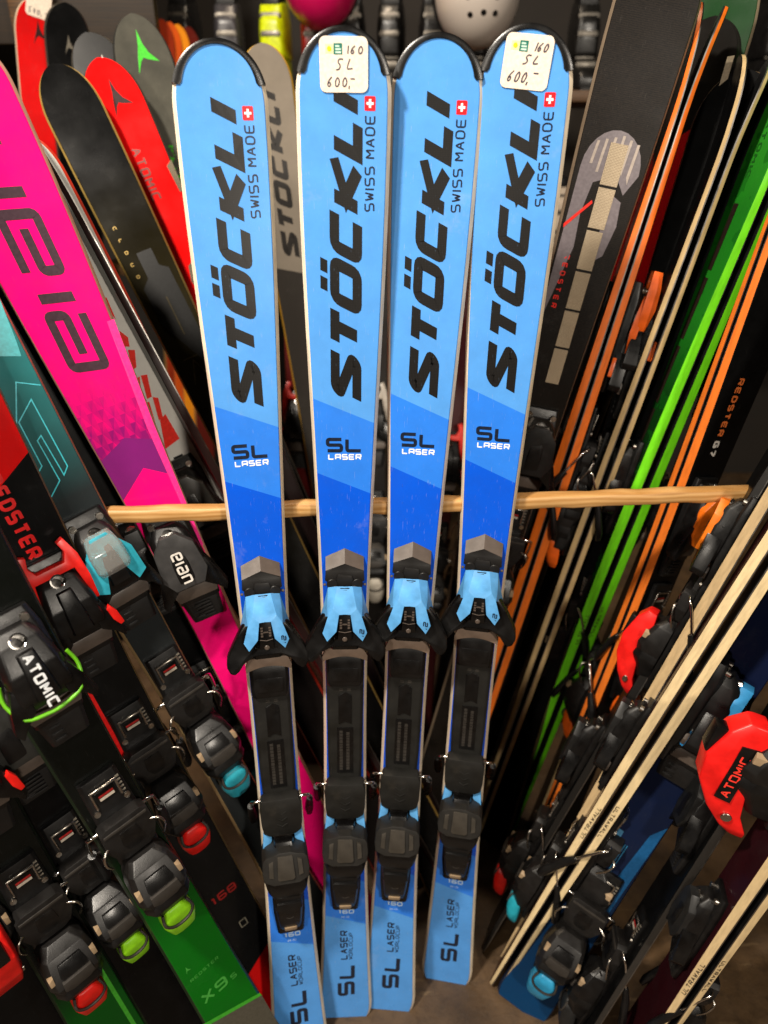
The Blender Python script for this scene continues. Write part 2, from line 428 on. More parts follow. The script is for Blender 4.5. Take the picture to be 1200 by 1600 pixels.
def solve_tip(tail, tip, L):
    T = on_floor(*tail); d = ray(*tip); o = CP - T; a = d.dot(d); b = 2 * o.dot(d); c = o.dot(o) - L * L
    D = max(0.0, b * b - 4 * a * c); P = CP + d * ((-b + math.sqrt(D)) / (2 * a)); return T, (P - T).normalized()
def solve_lean(tail, q, lean):
    T = on_floor(*tail); N = ray(*tail).cross(ray(*q)); t = math.tan(math.radians(lean))
    return T, Vector((-(N.y * t + N.z) / N.x, t, 1.0)).normalized()
def facing(T, D, L, roll):
    c = (CP - (T + D * L * 0.55)); n0 = (c - D * c.dot(D)).normalized(); x = D.cross(n0)
    r = math.radians(roll); return n0 * math.cos(r) + x * math.sin(r)
def mk(name, T, D, roll, L, wt=.118, ww=.07, wl=.102, off=0.0, **k):
    N = facing(T, D, L, roll); return Ski(name, T + N * off, D, N, L, wt, ww, wl, **k)

# ================================================================ SETTING
def plane_box(name, x0, x1, y0, y1, z0, z1, mat, bev=0.004):
    bm = bmesh.new(); bmesh.ops.create_cube(bm, size=1.0)
    bmesh.ops.transform(bm, matrix=Matrix.Translation(((x0+x1)/2, (y0+y1)/2, (z0+z1)/2)) @ Matrix.Diagonal((x1-x0, y1-y0, z1-z0, 1)), verts=bm.verts[:])
    if bev: bevel(bm, bev, 2)
    return obj(name, to_mesh(name, bm, mat))
def m_floor():
    m = NM('worn_floor'); f = m.ramp(m.noise(5, 8, rough=0.65), 0.3, 0.72)
    col = m.mix(f, lin('#33261a'), lin('#6b5236'))
    col = m.mix(m.ramp(m.noise(38, 6, rough=0.7), 0.5, 0.75, 0, .6), col, lin('#21180f'))
    col = m.mix(m.ramp(m.noise(9, 7, (1, 6, 1), .7), .60, .68, 0, .45), col, lin('#8a7252')); col = m.mix(m.ramp(m.noise(260, 3), .62, .75, 0, .5), col, lin('#120d08'))
    m.bump(m.noise(90, 7, rough=.7), 0.5, 0.003); return m.fin(col, m.ramp(m.noise(12, 5), .3, .7, .4, .75))
def m_wood(a, b, sc=(1, 14, 14), name='wood'):
    m = NM(name); n = m.noise(7, 6, sc, 0.65)
    wv = m.n('ShaderNodeTexWave', wave_type='BANDS', bands_direction='Z'); wv.inputs['Scale'].default_value = 35; wv.inputs['Distortion'].default_value = 6; wv.inputs['Detail'].default_value = 3
    mp = m.n('ShaderNodeMapping'); mp.inputs['Scale'].default_value = (sc[0] * .12, sc[1] * .08, sc[2] * .08); m.link(m.co(), mp.inputs[0]); m.link(mp.outputs[0], wv.inputs[0])
    f = m.M('ADD', m.M('MULTIPLY', n, .7), m.M('MULTIPLY', wv.outputs['Fac'], .35))
    col = m.mix(m.ramp(f, .3, .8), lin(a), lin(b)); m.bump(n, 0.2, 0.001); return m.fin(col, 0.5)
def m_wall():
    m = NM('dark_wall'); return m.fin(m.mix(m.noise(4, 5), lin('#1a1612'), lin('#2b231b')), 0.8)
fl = plane_box('floor', -6, 6, -4, 6, -0.2, 0.0, m_floor(), 0); fl['kind'] = 'structure'
wl_ = plane_box('back_wall', -6, 6, 3.3, 3.5, 0.001, 3.4, m_wall(), 0); wl_['kind'] = 'structure'

# wooden bar the blue skis lean on
PINE = m_wood('#ad7c42', '#d3a76c', name='pine')
a, b = at_y(150, 806, .912), at_y(1195, 769, .985)
bm = bmesh.new(); d = (b - a); n = 40
pts = [a + d * (i / n) + Vector((0, 0, 0.0009 * math.sin(i * 1.7) + 0.0006 * math.sin(i * .6))) for i in range(n + 1)]
loftr = []
for i, p in enumerate(pts):
    k = 0.0112 * (1 + 0.04 * math.sin(i * 2.3))
    ring = []
    for t in range(16):
        an = 2 * math.pi * t / 16; cx = math.copysign(abs(math.cos(an)) ** .55, math.cos(an)); sz = math.copysign(abs(math.sin(an)) ** .55, math.sin(an))
        ring.append(bm.verts.new(p + Vector((0, cx * k, sz * k))))
    loftr.append(ring)
for r0, r1 in zip(loftr, loftr[1:]):
    for t in range(16): bm.faces.new((r0[t], r0[(t+1) % 16], r1[(t+1) % 16], r1[t]))
bm.faces.new(loftr[0][::-1]); bm.faces.new(loftr[-1])
tag(obj('rack_bar', to_mesh('rack_bar', bm, PINE, 60)), 'pale wooden bar running across behind the four blue skis', 'bar')

# ================================================================ BLUE SKIS
def blue_print(m):
    c = (.092, .345, .84, 1); mid = (.028, .215, .85, 1); dk = (.003, .098, .74, 1)
    col = m.mix(m.step(0.40, 1.156), mid, c)
    col = m.mix(m.step(0.40, 1.0545), dk, col)
    col = m.mix(m.step(0.32, 0.345), mid, col)
    col = m.mix(m.step(0.32, 0.247), c, col)
    return col
BLUE_TOP = topsheet('blue_topsheet', blue_print, 0.38, 0.2, 0.32, .38)
SW_CREAM = sidewall('#f3e2c8'); PB = plastic('#5fa8e4', 0.30, 0.15); INK = None
def ink():
    m = NM('carbon_print')
    x, y, z = m.xyz(); u = m.M('MULTIPLY', m.M('ADD', x, y), 1500.0); v = m.M('MULTIPLY', m.M('SUBTRACT', x, y), 1500.0)
    ch = m.M('GREATER_THAN', m.M('MULTIPLY', m.M('SINE', u), m.M('SINE', v)), 0.0)
    col = m.mix(ch, lin('#100f0e'), lin('#1d1b1a'))
    sc = m.ramp(m.noise(60, 4, (10, 3, 1)), .68, .72, 0, .14)
    col = m.mix(sc, col, lin('#7fa0c4')); return m.fin(col, .3)
INK = ink(); NAVY = printed('#141c2e'); WHITE = printed('#e9eef2'); REDP = printed('#d4141c'); PALE = printed('#b8d4ee')
LABEL_M = printed('#e2d2bf', .6); PEN = printed('#3b3140', .6)
blue_cache = {}
def ph(ya, h, k): return ya + h * k
def blue_parts():
    """binding meshes for the blue skis: (name, mesh, children)"""
    P = {}
    # riser with bronze chevron nose
    bm = bmesh.new(); loft(bm, [(.545, .0255, 0, .010), (.60, .027, 0, .011), (.735, .0285, 0, .011), (.765, .029, 0, .013)], .001); P['riser_plate'] = to_mesh('riser_plate', bm, MATTE)
    bm = bmesh.new(); v = [bm.verts.new(p) for p in ((0, .958, .001), (.0275, .945, .001), (.0275, .928, .013), (0, .940, .0155), (-.0275, .928, .013), (-.0275, .945, .001), (.0275, .928, 0), (-.0275, .928, 0), (0, .940, 0))]
    for f in ((0, 1, 2, 3), (0, 3, 4, 5), (1, 6, 2), (5, 4, 7), (3, 2, 6, 8), (3, 8, 7, 4)): bm.faces.new([v[i] for i in f])
    bevel(bm, .0008, 2); P['riser_nose'] = to_mesh('riser_nose', bm, BRONZE, 20)
    bm = bmesh.new(); prism(bm, sym([(0, .9395), (.0275, .9275), (.0285, .912), (.012, .903)]), 0, lambda x, y: .0145 - abs(x) * .06, .001)
    prism(bm, sym([(.010, .922), (.012, .915), (.009, .905)]), .01, .0165, .001)
    cyl(bm, (.018, .908, .012), .008, .010); cyl(bm, (-.018, .908, .012), .008, .010); P['riser_block'] = to_mesh('riser_block', bm, GREYP)
    bm = bmesh.new()
    for sx in (-1, 1):
        tube(bm, [(sx * .0135, .9015, .015), (sx * .0135, .9015, .019), (sx * .0135, .9015, .0191), (sx * .0135, .9015, .0176)], [.0046, .0046, .003, .0026], 14)
        cyl(bm, (sx * .029, .905, .010), .002, .004, (1, 0, 0), 10)
    P['screw'] = islands('screw', bm, BRONZE)
    # toe
    bm = bmesh.new(); loft(bm, [(.818, .029, 0, .030), (.84, .030, 0, .034), (.875, .0285, 0, .028), (.905, .024, 0, .018)], .0015); P['toe_base'] = to_mesh('toe_base', bm, BLACK2)
    bm = bmesh.new()
    prism(bm, sym([(.0, .826), (.018, .823), (.033, .812), (.041, .799), (.048, .792), (.055, .794), (.059, .804), (.058, .816), (.050, .833), (.040, .852), (.030, .868), (.020, .872)][1:]), .014, lambda x, y: .0465 - max(0, abs(x) - .02) * .30 - max(0, y - .83) * .25, .0035)
    P['toe_wing'] = to_mesh('toe_wing', bm, BLACK2)
    bm = bmesh.new()
    for sx in (1, -1):
        q = [(0, .909, .026), (.0095, .909, .0255), (.0205, .904, .019), (.0, .874, .0445), (.0078, .874, .0445), (.0150, .882, .041), (.0216, .870, .042), (.0225, .880, .030), (.0315, .857, .016), (.0280, .872, .016), (.0113, .850, .0485), (.0245, .834, .048), (.0312, .846, .045), (.0205, .898, .015), (.0335, .850, .010)]
        v = [bm.verts.new((sx * x, y, z)) for x, y, z in q]
        for f in ((0, 1, 5, 4, 3), (1, 2, 7, 5), (5, 7, 6), (4, 5, 6), (4, 6, 12, 11, 10), (2, 9, 7), (7, 9, 8, 6), (2, 13, 9), (13, 14, 8, 9)):
            fv = [v[i] for i in f]; bm.faces.new(fv if sx > 0 else fv[::-1])
    bmesh.ops.remove_doubles(bm, verts=bm.verts[:], dist=1e-5); bmesh.ops.recalc_face_normals(bm, faces=bm.faces[:])
    if sum(f.normal.z for f in bm.faces) < 0: bmesh.ops.reverse_faces(bm, faces=bm.faces[:])
    r = bmesh.ops.solidify(bm, geom=bm.faces[:], thickness=-0.0035)
    bmesh.ops.recalc_face_normals(bm, faces=bm.faces[:]); bevel(bm, .0007, 2); P['toe_shell'] = to_mesh('toe_shell', bm, PB, 24)
    bm = bmesh.new(); loft(bm, [(.825, .012, .02, .046, .010), (.838, .0105, .02, .0475, .0095), (.874, .0076, .02, .043, .0068)], .0008); loft(bm, [(.808, .022, .02, .042), (.828, .018, .02, .046)], .002); P['release_window'] = to_mesh('release_window', bm, BLACK2)
    bm = bmesh.new()
    for i in range(4):
        for sx in (-1, 1):
            prism(bm, [(sx * .0040, .845 + i * .004), (sx * .0072, .845 + i * .004), (sx * .0072, .8475 + i * .004), (sx * .0040, .8475 + i * .004)], .0465, .0476 - i * .0004, 0)
    prism(bm, [(-.004, .851), (.004, .851), (.003, .8525), (-.003, .8525)], .046, .0475, 0); tube(bm, [(-.009, .841, .0478), (0, .8395, .0486), (.009, .841, .0478)], .0006)
    P['scale_mark'] = to_mesh('scale_mark', bm, BRONZE)
    bm = bmesh.new(); cyl(bm, (0, .826, .0465), .0036, .003); cyl(bm, (0, .826, .0478), .0020, .002, seg=6, bev=0); P['adjuster_screw'] = to_mesh('adjuster_screw', bm, BRONZE)
    bm = bmesh.new(); loft(bm, [(.903, .0085, .0235, .0275), (.911, .0075, .0235, .027)], .0014); bmesh.ops.translate(bm, verts=bm.verts[:], vec=(0, -.002, .0035)); P['toe_cap_insert'] = to_mesh('toe_cap_insert', bm, BLACK2)
    bm = bmesh.new(); loft(bm, [(.9055, .004, .0272, .0283), (.9085, .004, .0268, .028)], .0005); bmesh.ops.translate(bm, verts=bm.verts[:], vec=(0, -.002, .0035)); P['insert_stud'] = to_mesh('insert_stud', bm, STEEL)
    # anti-friction plate
    arc = [(.033 * (1 - 2 * i / 10), .767 + .008 * (1 - (2 * i / 10 - 1) ** 2)) for i in range(11)]
    bm = bmesh.new(); prism(bm, [(-.028, .789), (.028, .789)] + [(.0335, .775)] + arc + [(-.0335, .775)], .0185, .0255, .001); P['friction_plate'] = to_mesh('friction_plate', bm, plastic('#7d6a5c', .35, .1))
    bm = bmesh.new(); loft(bm, [(.718, .027, .0, .017), (.726, .0285, .0, .0195), (.760, .029, .0, .0195), (.772, .0285, 0, .0165)], .0014)
    loft(bm, [(.730, .020, .018, .0212), (.752, .0205, .018, .0212)], .0008); P['step_block'] = to_mesh('step_block', bm, BLACK)
    bm = bmesh.new(); prism(bm, sym([(0, .709), (.010, .704), (.010, .652), (0, .657)]), .008, .0128, .0008); prism(bm, sym([(.0125, .645), (.0125, .56)]), .008, .0122, .0006); P['plate_insert'] = islands('plate_insert', bm, BLACK2)
    bm = bmesh.new(); rnd = random.Random(3)
    for cx in (-.0062, .0045):
        y = .566
        while y < .638:
            hgt = .0025 + rnd.random() * .0035; prism(bm, [(cx - .0025, y), (cx + .0025, y), (cx + .0025, y + hgt), (cx - .0025, y + hgt)], .012, .01245, 0); y += hgt + .0012
    for cx in (-.006, .006):
        for k in range(2): prism(bm, [(cx - .003, .711 + k * .003), (cx + .003, .711 + k * .003), (cx + .003, .713 + k * .003), (cx - .003, .713 + k * .003)], .0102, .0116, 0)
    P['size_scale'] = to_mesh('size_scale', bm, GREYL)
    # brake
    bm = bmesh.new(); prism(bm, sym([(.020, .488), (.029, .496), (.0315, .512), (.0325, .545), (.028, .557)]), .010, lambda x, y: .031 - max(0, .5 - y) * .3, .0016)
    for i in range(3):
        for sx in (-1, 1): tube(bm, [(0, .508 + i * .011, .0312), (sx * .008, .513 + i * .011, .0312)], .0007, 5)
    P['brake_pedal'] = to_mesh('brake_pedal', bm, MATTE)
    bm = bmesh.new()
    for sx in (-1, 1): tube(bm, smooth_path([(sx * .026, .55, .018), (sx * .041, .548, .016), (sx * .0455, .538, .004), (sx * .047, .50, -.03), (sx * .047, .47, -.055)], 4), .0024, 8)
    P['brake_wire'] = islands('brake_wire', bm, CHROME, 60)
    bm = bmesh.new()
    for sx in (-1, 1): tube(bm, [(sx * .0475, .52, -.012), (sx * .0475, .49, -.038), (sx * .048, .455, -.067), (sx * .048, .44, -.075)], [.005, .0065, .0075, .005], 10)
    P['brake_foot'] = islands('brake_foot', bm, BLACK)
    # heel
    bm = bmesh.new(); loft(bm, [(.285, .022, 0, .010), (.33, .026, 0, .013), (.49, .027, 0, .013)], .001); P['heel_track'] = to_mesh('heel_track', bm, BLACK2)
    bm = bmesh.new(); prism(bm, [(.0235, .497), (.0275, .502), (.0295, .50), (.0335, .455), (.036, .448), (.036, .425), (.030, .42), (.0275, .46), (.018, .474), (.018, .482)], .010, lambda x, y: .022 + (x - .018) * .3, .001, True); P['heel_side_rail'] = islands('heel_side_rail', bm, PB)
    bm = bmesh.new(); prism(bm, sym([(.022, .500), (.015, .478)]), .014, .020, .001); P['heel_pad'] = to_mesh('heel_pad', bm, BRONZE)
    bm = bmesh.new(); cyl(bm, (.0195, .474, .034), .004, .006, (1, 0, 0), 12); cyl(bm, (-.0195, .474, .034), .004, .006, (1, 0, 0), 12); P['heel_pin'] = islands('heel_pin', bm, STEEL)
    bm = bmesh.new(); loft(bm, [(.472, .018, .012, .045), (.492, .015, .012, .036)], .0015); P['heel_neck'] = to_mesh('heel_neck', bm, BLACK2)
    ct = lambda x, y: .0535 + (.486 - y) * .22 - max(0, abs(x) - .024) * .25
    bm = bmesh.new(); prism(bm, sym([(.009, .487), (.017, .484), (.030, .480), (.0345, .474), (.0365, .456), (.0345, .442), (.020, .437)]), .012, ct, .0014); P['heel_cup'] = to_mesh('heel_cup', bm, CUPG, 22)
    bm = bmesh.new(); prism(bm, sym([(.0115, .482), (.0135, .447), (.0105, .444)]), .045, lambda x, y: ct(0, y) + .0016, .0009)
    P['heel_cup_panel'] = to_mesh('heel_cup_panel', bm, CUPL, 22)
    bm = bmesh.new()
    for sx in (-1, 1): prism(bm, [(sx * .0185, .476), (sx * .0255, .473), (sx * .0265, .451), (sx * .0195, .449)], .045, lambda x, y: ct(.0, y) + .0010, .0006)
    P['heel_cup_rib'] = islands('heel_cup_rib', bm, CUPL, 22)
    bm = bmesh.new()
    loft(bm, [(.440, .0325, .010, .054), (.424, .0345, .010, .056), (.408, .032, .010, .053), (.392, .025, .010, .047)], .004)
    loft(bm, [(.400, .0255, .010, .049), (.365, .0225, .010, .044), (.330, .0195, .008, .036), (.310, .0175, .006, .026)], .002)
    prism(bm, sym([(.019, .386), (.021, .376), (.009, .368)]), .03, .0515, .001)
    P['heel_lever'] = to_mesh('heel_lever', bm, BLACK)
    bm = bmesh.new(); tube(bm, [(-.006, .352, .0445), (0, .3495, .0445), (.006, .352, .0445)], .0006, 5); P['lever_mark'] = to_mesh('lever_mark', bm, GREYL)
    bm = bmesh.new(); loft(bm, [(.308, .0105, .020, .0285), (.319, .0105, .026, .0335)], .001); P['lever_tab'] = to_mesh('lever_tab', bm, TAN)
    return P
BP = blue_parts()
SHIFT = {'friction_plate': .020, 'step_block': .020, 'plate_insert': .016, 'size_scale': .016, 'release_window': .008, 'scale_mark': .008, 'adjuster_screw': .010, 'heel_pad': .012, 'heel_side_rail': .012}
def blue_ski(tail, tip, label, price=False, L=1.6, Lsolve=None, roll=0, tag_rot=0, number=None):
    T, D = solve_tip(tail, tip, Lsolve or L)
    s = mk('blue_ski', T, D, roll, L, .1135, .0675, .098, tipl=.072, rise=.006)
    tag(s.e, label, 'ski', 'blue skis leaning on the wooden bar')
    key = 'body'
    if key not in blue_cache: blue_cache[key] = s.body(BLUE_TOP, SW_CREAM, ins=.0046); blue_cache['cap'] = s.cap(s.L - .046)
    s.add('ski_body', blue_cache[key]); s.add('tip_protector', blue_cache['cap'])
    if 'let' not in blue_cache:
        def lm(strs, mat, nm):
            bm = bmesh.new()
            for a in strs: text(bm, *a)
            return raw_mesh(nm, bm, mat)
        H = .0405; t = .0118; kx = 1.32
        m = s.up(.0225, 1.161); bm = bmesh.new(); u = 0.0
        for ch, wd, gp in (('s', .065, -.0015), ('T', .054, .0), ('Ö', .0575, .0045), ('C', .0545, .0035), ('K', .057, .0015), ('L', .048, .0030), ('I', .0150, 0)):
            text(bm, ch, (lambda u0: (lambda a, b, e: m(a + u0, b, e)))(u), H, wd, t, 0, .48, .0 if ch in 'KLIT' else .18, kx); u += wd + gp
        blue_cache['let'] = [('brand_lettering', raw_mesh('brand_lettering', bm, INK)),
          ('origin_lettering', lm([('SWISS MADE', s.up(.0375, 1.405), 0.0124, .0099, .0018, .0024, 0, .22)], NAVY, 'origin_lettering')),
          ('model_lettering', lm([('SL', s.right(-.0255, 1.099), .0205, .0235, .0047, .0030, .0, .14, 1.0)], NAVY, 'model_lettering')),
          ('series_lettering', lm([('LaSER', s.right(-.0225, 1.0885), .0082, .0083, .0018, .0011, .0, .1, 1.0)], WHITE, 'series_lettering')),
          ('tail_lettering', lm([('SL', s.up(.0170, .057), .0315, .037, .0072, .007, .0, .12, 1.0), ('LASER', s.up(.0040, .150), .0135, .0125, .0026, .0022, .0, .14, 1.0), ('WORLDCUP', s.up(.0130, .150), .0072, .0068, .0011, .0016, 0, .16)], NAVY, 'tail_lettering')),
          ('length_lettering', lm([('160', s.right(-.0125, .262), .0095, .0095, .0019, .0015, 0, .2), ('--', s.right(-.008, .253), .004, .007, .0008, .0018), ('--', s.right(-.008, .2505), .004, .007, .0006, .0018)], PALE, 'length_lettering')),
          ]
        # flag
        bm = bmesh.new(); s.poly(bm, [(.0245, 1.5165), (.0255, 1.5155), (.0365, 1.5155), (.0375, 1.5165), (.0375, 1.5300), (.0365, 1.5310), (.0255, 1.5310), (.0245, 1.5300)], .0004)
        blue_cache['flag'] = raw_mesh('flag_badge', bm, REDP)
        bm = bmesh.new(); s.poly(bm, [(.0297, 1.5187), (.0323, 1.5187), (.0323, 1.5219), (.0352, 1.5219), (.0352, 1.5246), (.0323, 1.5246), (.0323, 1.5278), (.0297, 1.5278), (.0297, 1.5246), (.0268, 1.5246), (.0268, 1.5219), (.0297, 1.5219)], .0007)
        blue_cache['cross'] = raw_mesh('flag_cross', bm, WHITE)
        # number on toe leg
        def tm(u, v, e):
            x = .0275 - v; y = .8395 + u; return (x, y, .0512 + e - (x - .0113) * .10 + (.845 - y) * .05)
        blue_cache['num'] = lm([('12', tm, .0068, .0078, .0014, .0012, .15, .15)], NAVY, 'force_number')
    for nm, me in blue_cache['let']: s.add(nm, me)
    fb = s.add('flag_badge', blue_cache['flag']); s.add('flag_cross', blue_cache['cross'], parent=fb)
    zt = s.zt(.6)
    L0 = (0, 0, zt); L1 = (0, .010, zt)
    def kids(ks, par):
        for k in ks:
            for me in (BP[k] if isinstance(BP[k], list) else [BP[k]]):
                o = s.add(k, me, (0, SHIFT.get(k, 0), 0), par)
                if k in ('size_scale', 'scale_mark'): o['kind'] = 'stuff'
    r = s.add('riser_plate', BP['riser_plate'], L0)
    kids(('riser_nose', 'riser_block', 'screw', 'step_block', 'plate_insert', 'size_scale', 'friction_plate'), r)
    t = s.add('toe_piece', BP['toe_base'], L0)
    kids(('toe_wing', 'toe_shell', 'release_window', 'scale_mark', 'adjuster_screw', 'toe_cap_insert', 'insert_stud'), t)
    s.add('force_number', blue_cache['num'], None, t)
    b = s.add('brake', BP['brake_pedal'], L1); kids(('brake_wire', 'brake_foot'), b)
    h = s.add('heel_piece', BP['heel_track'], L0)
    kids(('heel_side_rail', 'heel_pad', 'heel_pin', 'heel_neck', 'heel_cup', 'heel_cup_panel', 'heel_cup_rib', 'heel_lever', 'lever_mark', 'lever_tab'), h)
    if price: price_label(s, 0.0, 1.5615, tag_rot, price, 'blue ski')
    return s
def price_label(s, cx, cy, rot, cfg, where, sz=.056):
    """paper sticker with hand-written price; its own thing stuck on the ski"""
    e = bpy.data.objects.new('price_label', None); link(e); e.empty_display_size = .02
    ca, sa = math.cos(math.radians(rot)), math.sin(math.radians(rot))
    zc = s.zt(cy) + .0020
    dz = (s.zt(cy + .02) - s.zt(cy - .02)) / .04
    loc = Matrix.Translation((cx, cy, zc)) @ Matrix.Rotation(math.atan(dz) + math.radians(1.6), 4, 'X') @ Matrix.Rotation(math.radians(rot), 4, 'Z')
    e.matrix_world = s.mw @ loc
    tag(e, cfg['label'], 'label')
    bm = bmesh.new(); h = sz / 2; r = .007; pts = []
    for cxx, cyy, a0 in ((h - r, h - r, 0), (-h + r, h - r, 90), (-h + r, -h + r, 180), (h - r, -h + r, 270)):
        for k in range(6):
            an = math.radians(a0 + k * 18); pts.append((cxx + r * math.cos(an), cyy + r * math.sin(an)))
    prism(bm, pts, 0, .0006, 0); obj('paper', to_mesh('paper', bm, LABEL_M), e)
    fm = lambda x0, y0: (lambda u, v, z: (x0 + u, y0 + v, .0006 + z))
    bm = bmesh.new()
    for it in cfg['ink']:
        keys, x0, y0, hh, ww, gp = it; text(bm, keys, fm(x0, y0), hh, ww, cfg.get('pen', .0014), gp, cfg.get('slant', .12), .55)
    obj('handwriting', raw_mesh('handwriting', bm, PEN), e)
    if cfg.get('logo', True):
        bm = bmesh.new(); x0, y0 = -h + .006, h - .018
        prism(bm, [(x0 + .0105, y0), (x0 + .0205, y0), (x0 + .0205, y0 + .011), (x0 + .0105, y0 + .011)], .0005, .0009, 0); obj('logo_panel', to_mesh('logo_panel', bm, printed('#1f6b5c')), e)
        bm = bmesh.new(); prism(bm, [(x0 + .001, y0 + .001), (x0 + .010, y0 + .001), (x0 + .010, y0 + .010), (x0 + .001, y0 + .010)], .0005, .0008, 0); obj('logo_field', to_mesh('logo_field', bm, printed('#f0e6a0')), e)
        bm = bmesh.new(); cyl(bm, (x0 + .0055, y0 + .0055, .0010), .0026, .0006, seg=10, bev=0); obj('logo_emblem', to_mesh('logo_emblem', bm, printed('#d8c020')), e)
        bm = bmesh.new()
        for k, (dx, wd) in enumerate(((.0125, .0065), (.0125, .0065), (.0125, .005))): prism(bm, [(x0 + dx, y0 + .0012 + k * .003), (x0 + dx + wd, y0 + .0012 + k * .003), (x0 + dx + wd, y0 + .003 + k * .003), (x0 + dx, y0 + .003 + k * .003)], .0009, .0011, 0)
        obj('logo_text', to_mesh('logo_text', bm, printed('#b9d3c4')), e)
    return e
P600 = dict(ink=[(['h1', 'h6', 'h0'], .004, .010, .0095, .0075, .0012), (['hS', 'hL'], -.010, -.006, .0125, .0095, .0015), (['h6', 'h0', 'h0', ','], -.021, -.023, .0115, .0075, .0012), (['-'], .0065, -.016, .004, .0065, 0)])
blue_ski((470, 1630), (337, 66), 'blue ski standing alone at the left of the four, tip unlabelled')
blue_ski((540, 1583), (537, 46), 'upright blue ski, second from left, square price sticker just under its tip', dict(P600, label='square paper price sticker on the second blue ski from the left'), tag_rot=1)
blue_ski((607, 1572), (688, 49), 'blue ski third from left, its tip partly covered by the rightmost blue ski', Lsolve=1.605)
blue_ski((697, 1528), (828, 45), 'rightmost blue ski with a tilted price sticker on its tip', dict(label='tilted square price sticker on the rightmost blue ski', pen=.0016, slant=.28, ink=[(['h1', 'h6', 'h0'], .006, .0105, .0105, .0066, .0004), (['hS', 'hL'], -.006, -.003, .0110, .0090, .0010), (['h6', 'h0', 'h0', ','], -.022, -.022, .0130, .0072, .0010), (['-'], .0085, -.0125, .004, .0075, 0)]), Lsolve=1.598, tag_rot=-5)

# ================================================================ GENERIC BINDINGS
_bc = {}
def acc(h): return plastic(h, 0.34, 0.12)
def toe_meshes(accent, style):
    k = ('toe', accent, style)
    if k in _bc: return _bc[k]
    A = acc(accent); P = []
    bm = bmesh.new(); loft(bm, [(-.075, .031, 0, .014), (-.04, .034, 0, .017), (.05, .034, 0, .017), (.078, .029, 0, .012)], .0015); root = to_mesh('toe_piece', bm, BLACK)
    bm = bmesh.new()
    loft(bm, [(.064, .017, .014, .028), (.050, .026, .014, .042), (.018, .033, .014, .053), (-.015, .036, .014, .052), (-.034, .033, .014, .045)], .0025)
    loft(bm, [(.040, .010, .035, .0535), (.010, .013, .04, .0575), (-.022, .015, .04, .0555)], .0018)
    P.append(('toe_housing', [to_mesh('toe_housing', bm, BLACK)]))
    bm = bmesh.new(); prism(bm, [(.018, -.012), (.034, .004), (.044, -.024), (.051, -.052), (.045, -.062), (.036, -.048), (.020, -.034)], .018, lambda x, y: .050 - max(0, x - .03) * .35, .002, True)
    P.append(('toe_wing', islands('toe_wing', bm, BLACK2)))
    bm = bmesh.new(); prism(bm, sym([(.030, -.046), (.034, -.056), (.030, -.066)]), .013, .0185, .001); P.append(('friction_plate', [to_mesh('friction_plate', bm, BRONZE)]))
    bm = bmesh.new(); loft(bm, [(-.11, .024, 0, .010), (-.068, .030, 0, .012)], .001)
    for i in range(4): prism(bm, [(-.018, -.105 + i * .009), (-.004, -.105 + i * .009), (-.004, -.100 + i * .009), (-.018, -.100 + i * .009)], .009, .0125, .0005)
    P.append(('rear_plate', [to_mesh('rear_plate', bm, GREYP)]))
    bm = bmesh.new(); tube(bm, [(0, .050, .036), (0, .053, .0425), (0, .0532, .0432), (0, .0525, .0415)], [.0095, .0095, .0075, .006], 18); P.append(('dial', [to_mesh('dial', bm, CHROME)]))
    if style == 'fork':
        bm = bmesh.new()
        prism(bm, sym([(.026, .058), (.030, .030), (.034, .004), (.039, .004), (.040, .040), (.038, .074), (.030, .100), (.020, .096), (.024, .082), (.018, .070), (.006, .070)]), .020, lambda x, y: .030 + max(0, .06 - abs(y - .05)) * .15, .0015)
        P.append(('toe_fork', [to_mesh('toe_fork', bm, A)]))
        bm = bmesh.new(); prism(bm, [(.036, -.012), (.041, -.006), (.047, -.018), (.050, -.038), (.044, -.040), (.038, -.028)], .044, .0525, .0015, True); P.append(('wing_cap', islands('wing_cap', bm, A)))
    elif style == 'trim':
        bm = bmesh.new()
        tube(bm, smooth_path([(-.040, .010, .035), (-.044, -.012, .038), (-.034, -.036, .047), (-.010, -.043, .049), (.010, -.043, .049), (.034, -.036, .047), (.044, -.012, .038), (.040, .010, .035)], 4), .0024, 8)
        P.append(('toe_trim', [to_mesh('toe_trim', bm, A, 60)]))
    elif style == 'clear':
        bm = bmesh.new(); prism(bm, sym([(.012, .052), (.034, .018), (.037, -.022), (.022, -.030), (.012, .000), (.004, .004)]), .040, lambda x, y: .0565 - abs(x) * .12, .0014); P.append(('toe_cover', [to_mesh('toe_cover', bm, A)]))
        bm = bmesh.new(); loft(bm, [(.054, .018, .04, .052), (.030, .024, .045, .0635), (.004, .024, .05, .0645), (-.004, .020, .05, .060)], .002); P.append(('toe_window', [to_mesh('toe_window', bm, CLEAR)]))
    elif style == 'plain':
        bm = bmesh.new(); prism(bm, sym([(.012, .056), (.030, .034), (.034, -.010), (.022, -.030)]), .040, lambda x, y: .0595 - abs(x) * .15, .0015); P.append(('toe_cover', [to_mesh('toe_cover', bm, A)]))
        bm = bmesh.new()
        for i in range(5): prism(bm, sym([(.012, -.078 - i * .006), (.012, -.081 - i * .006)]), .010, .0175 - i * .001, .0004)
        P.append(('grip_ridge', islands('grip_ridge', bm, GREYP)))
    bm = bmesh.new()
    for sx in (-1, 1): tube(bm, [(sx * .020, .066, .014), (sx * .020, .066, .0205), (sx * .020, .066, .0206), (sx * .020, .066, .0190)], [.005, .005, .0034, .003], 12)
    P.append(('screw', islands('screw', bm, STEEL)))
    _bc[k] = (root, P); return _bc[k]
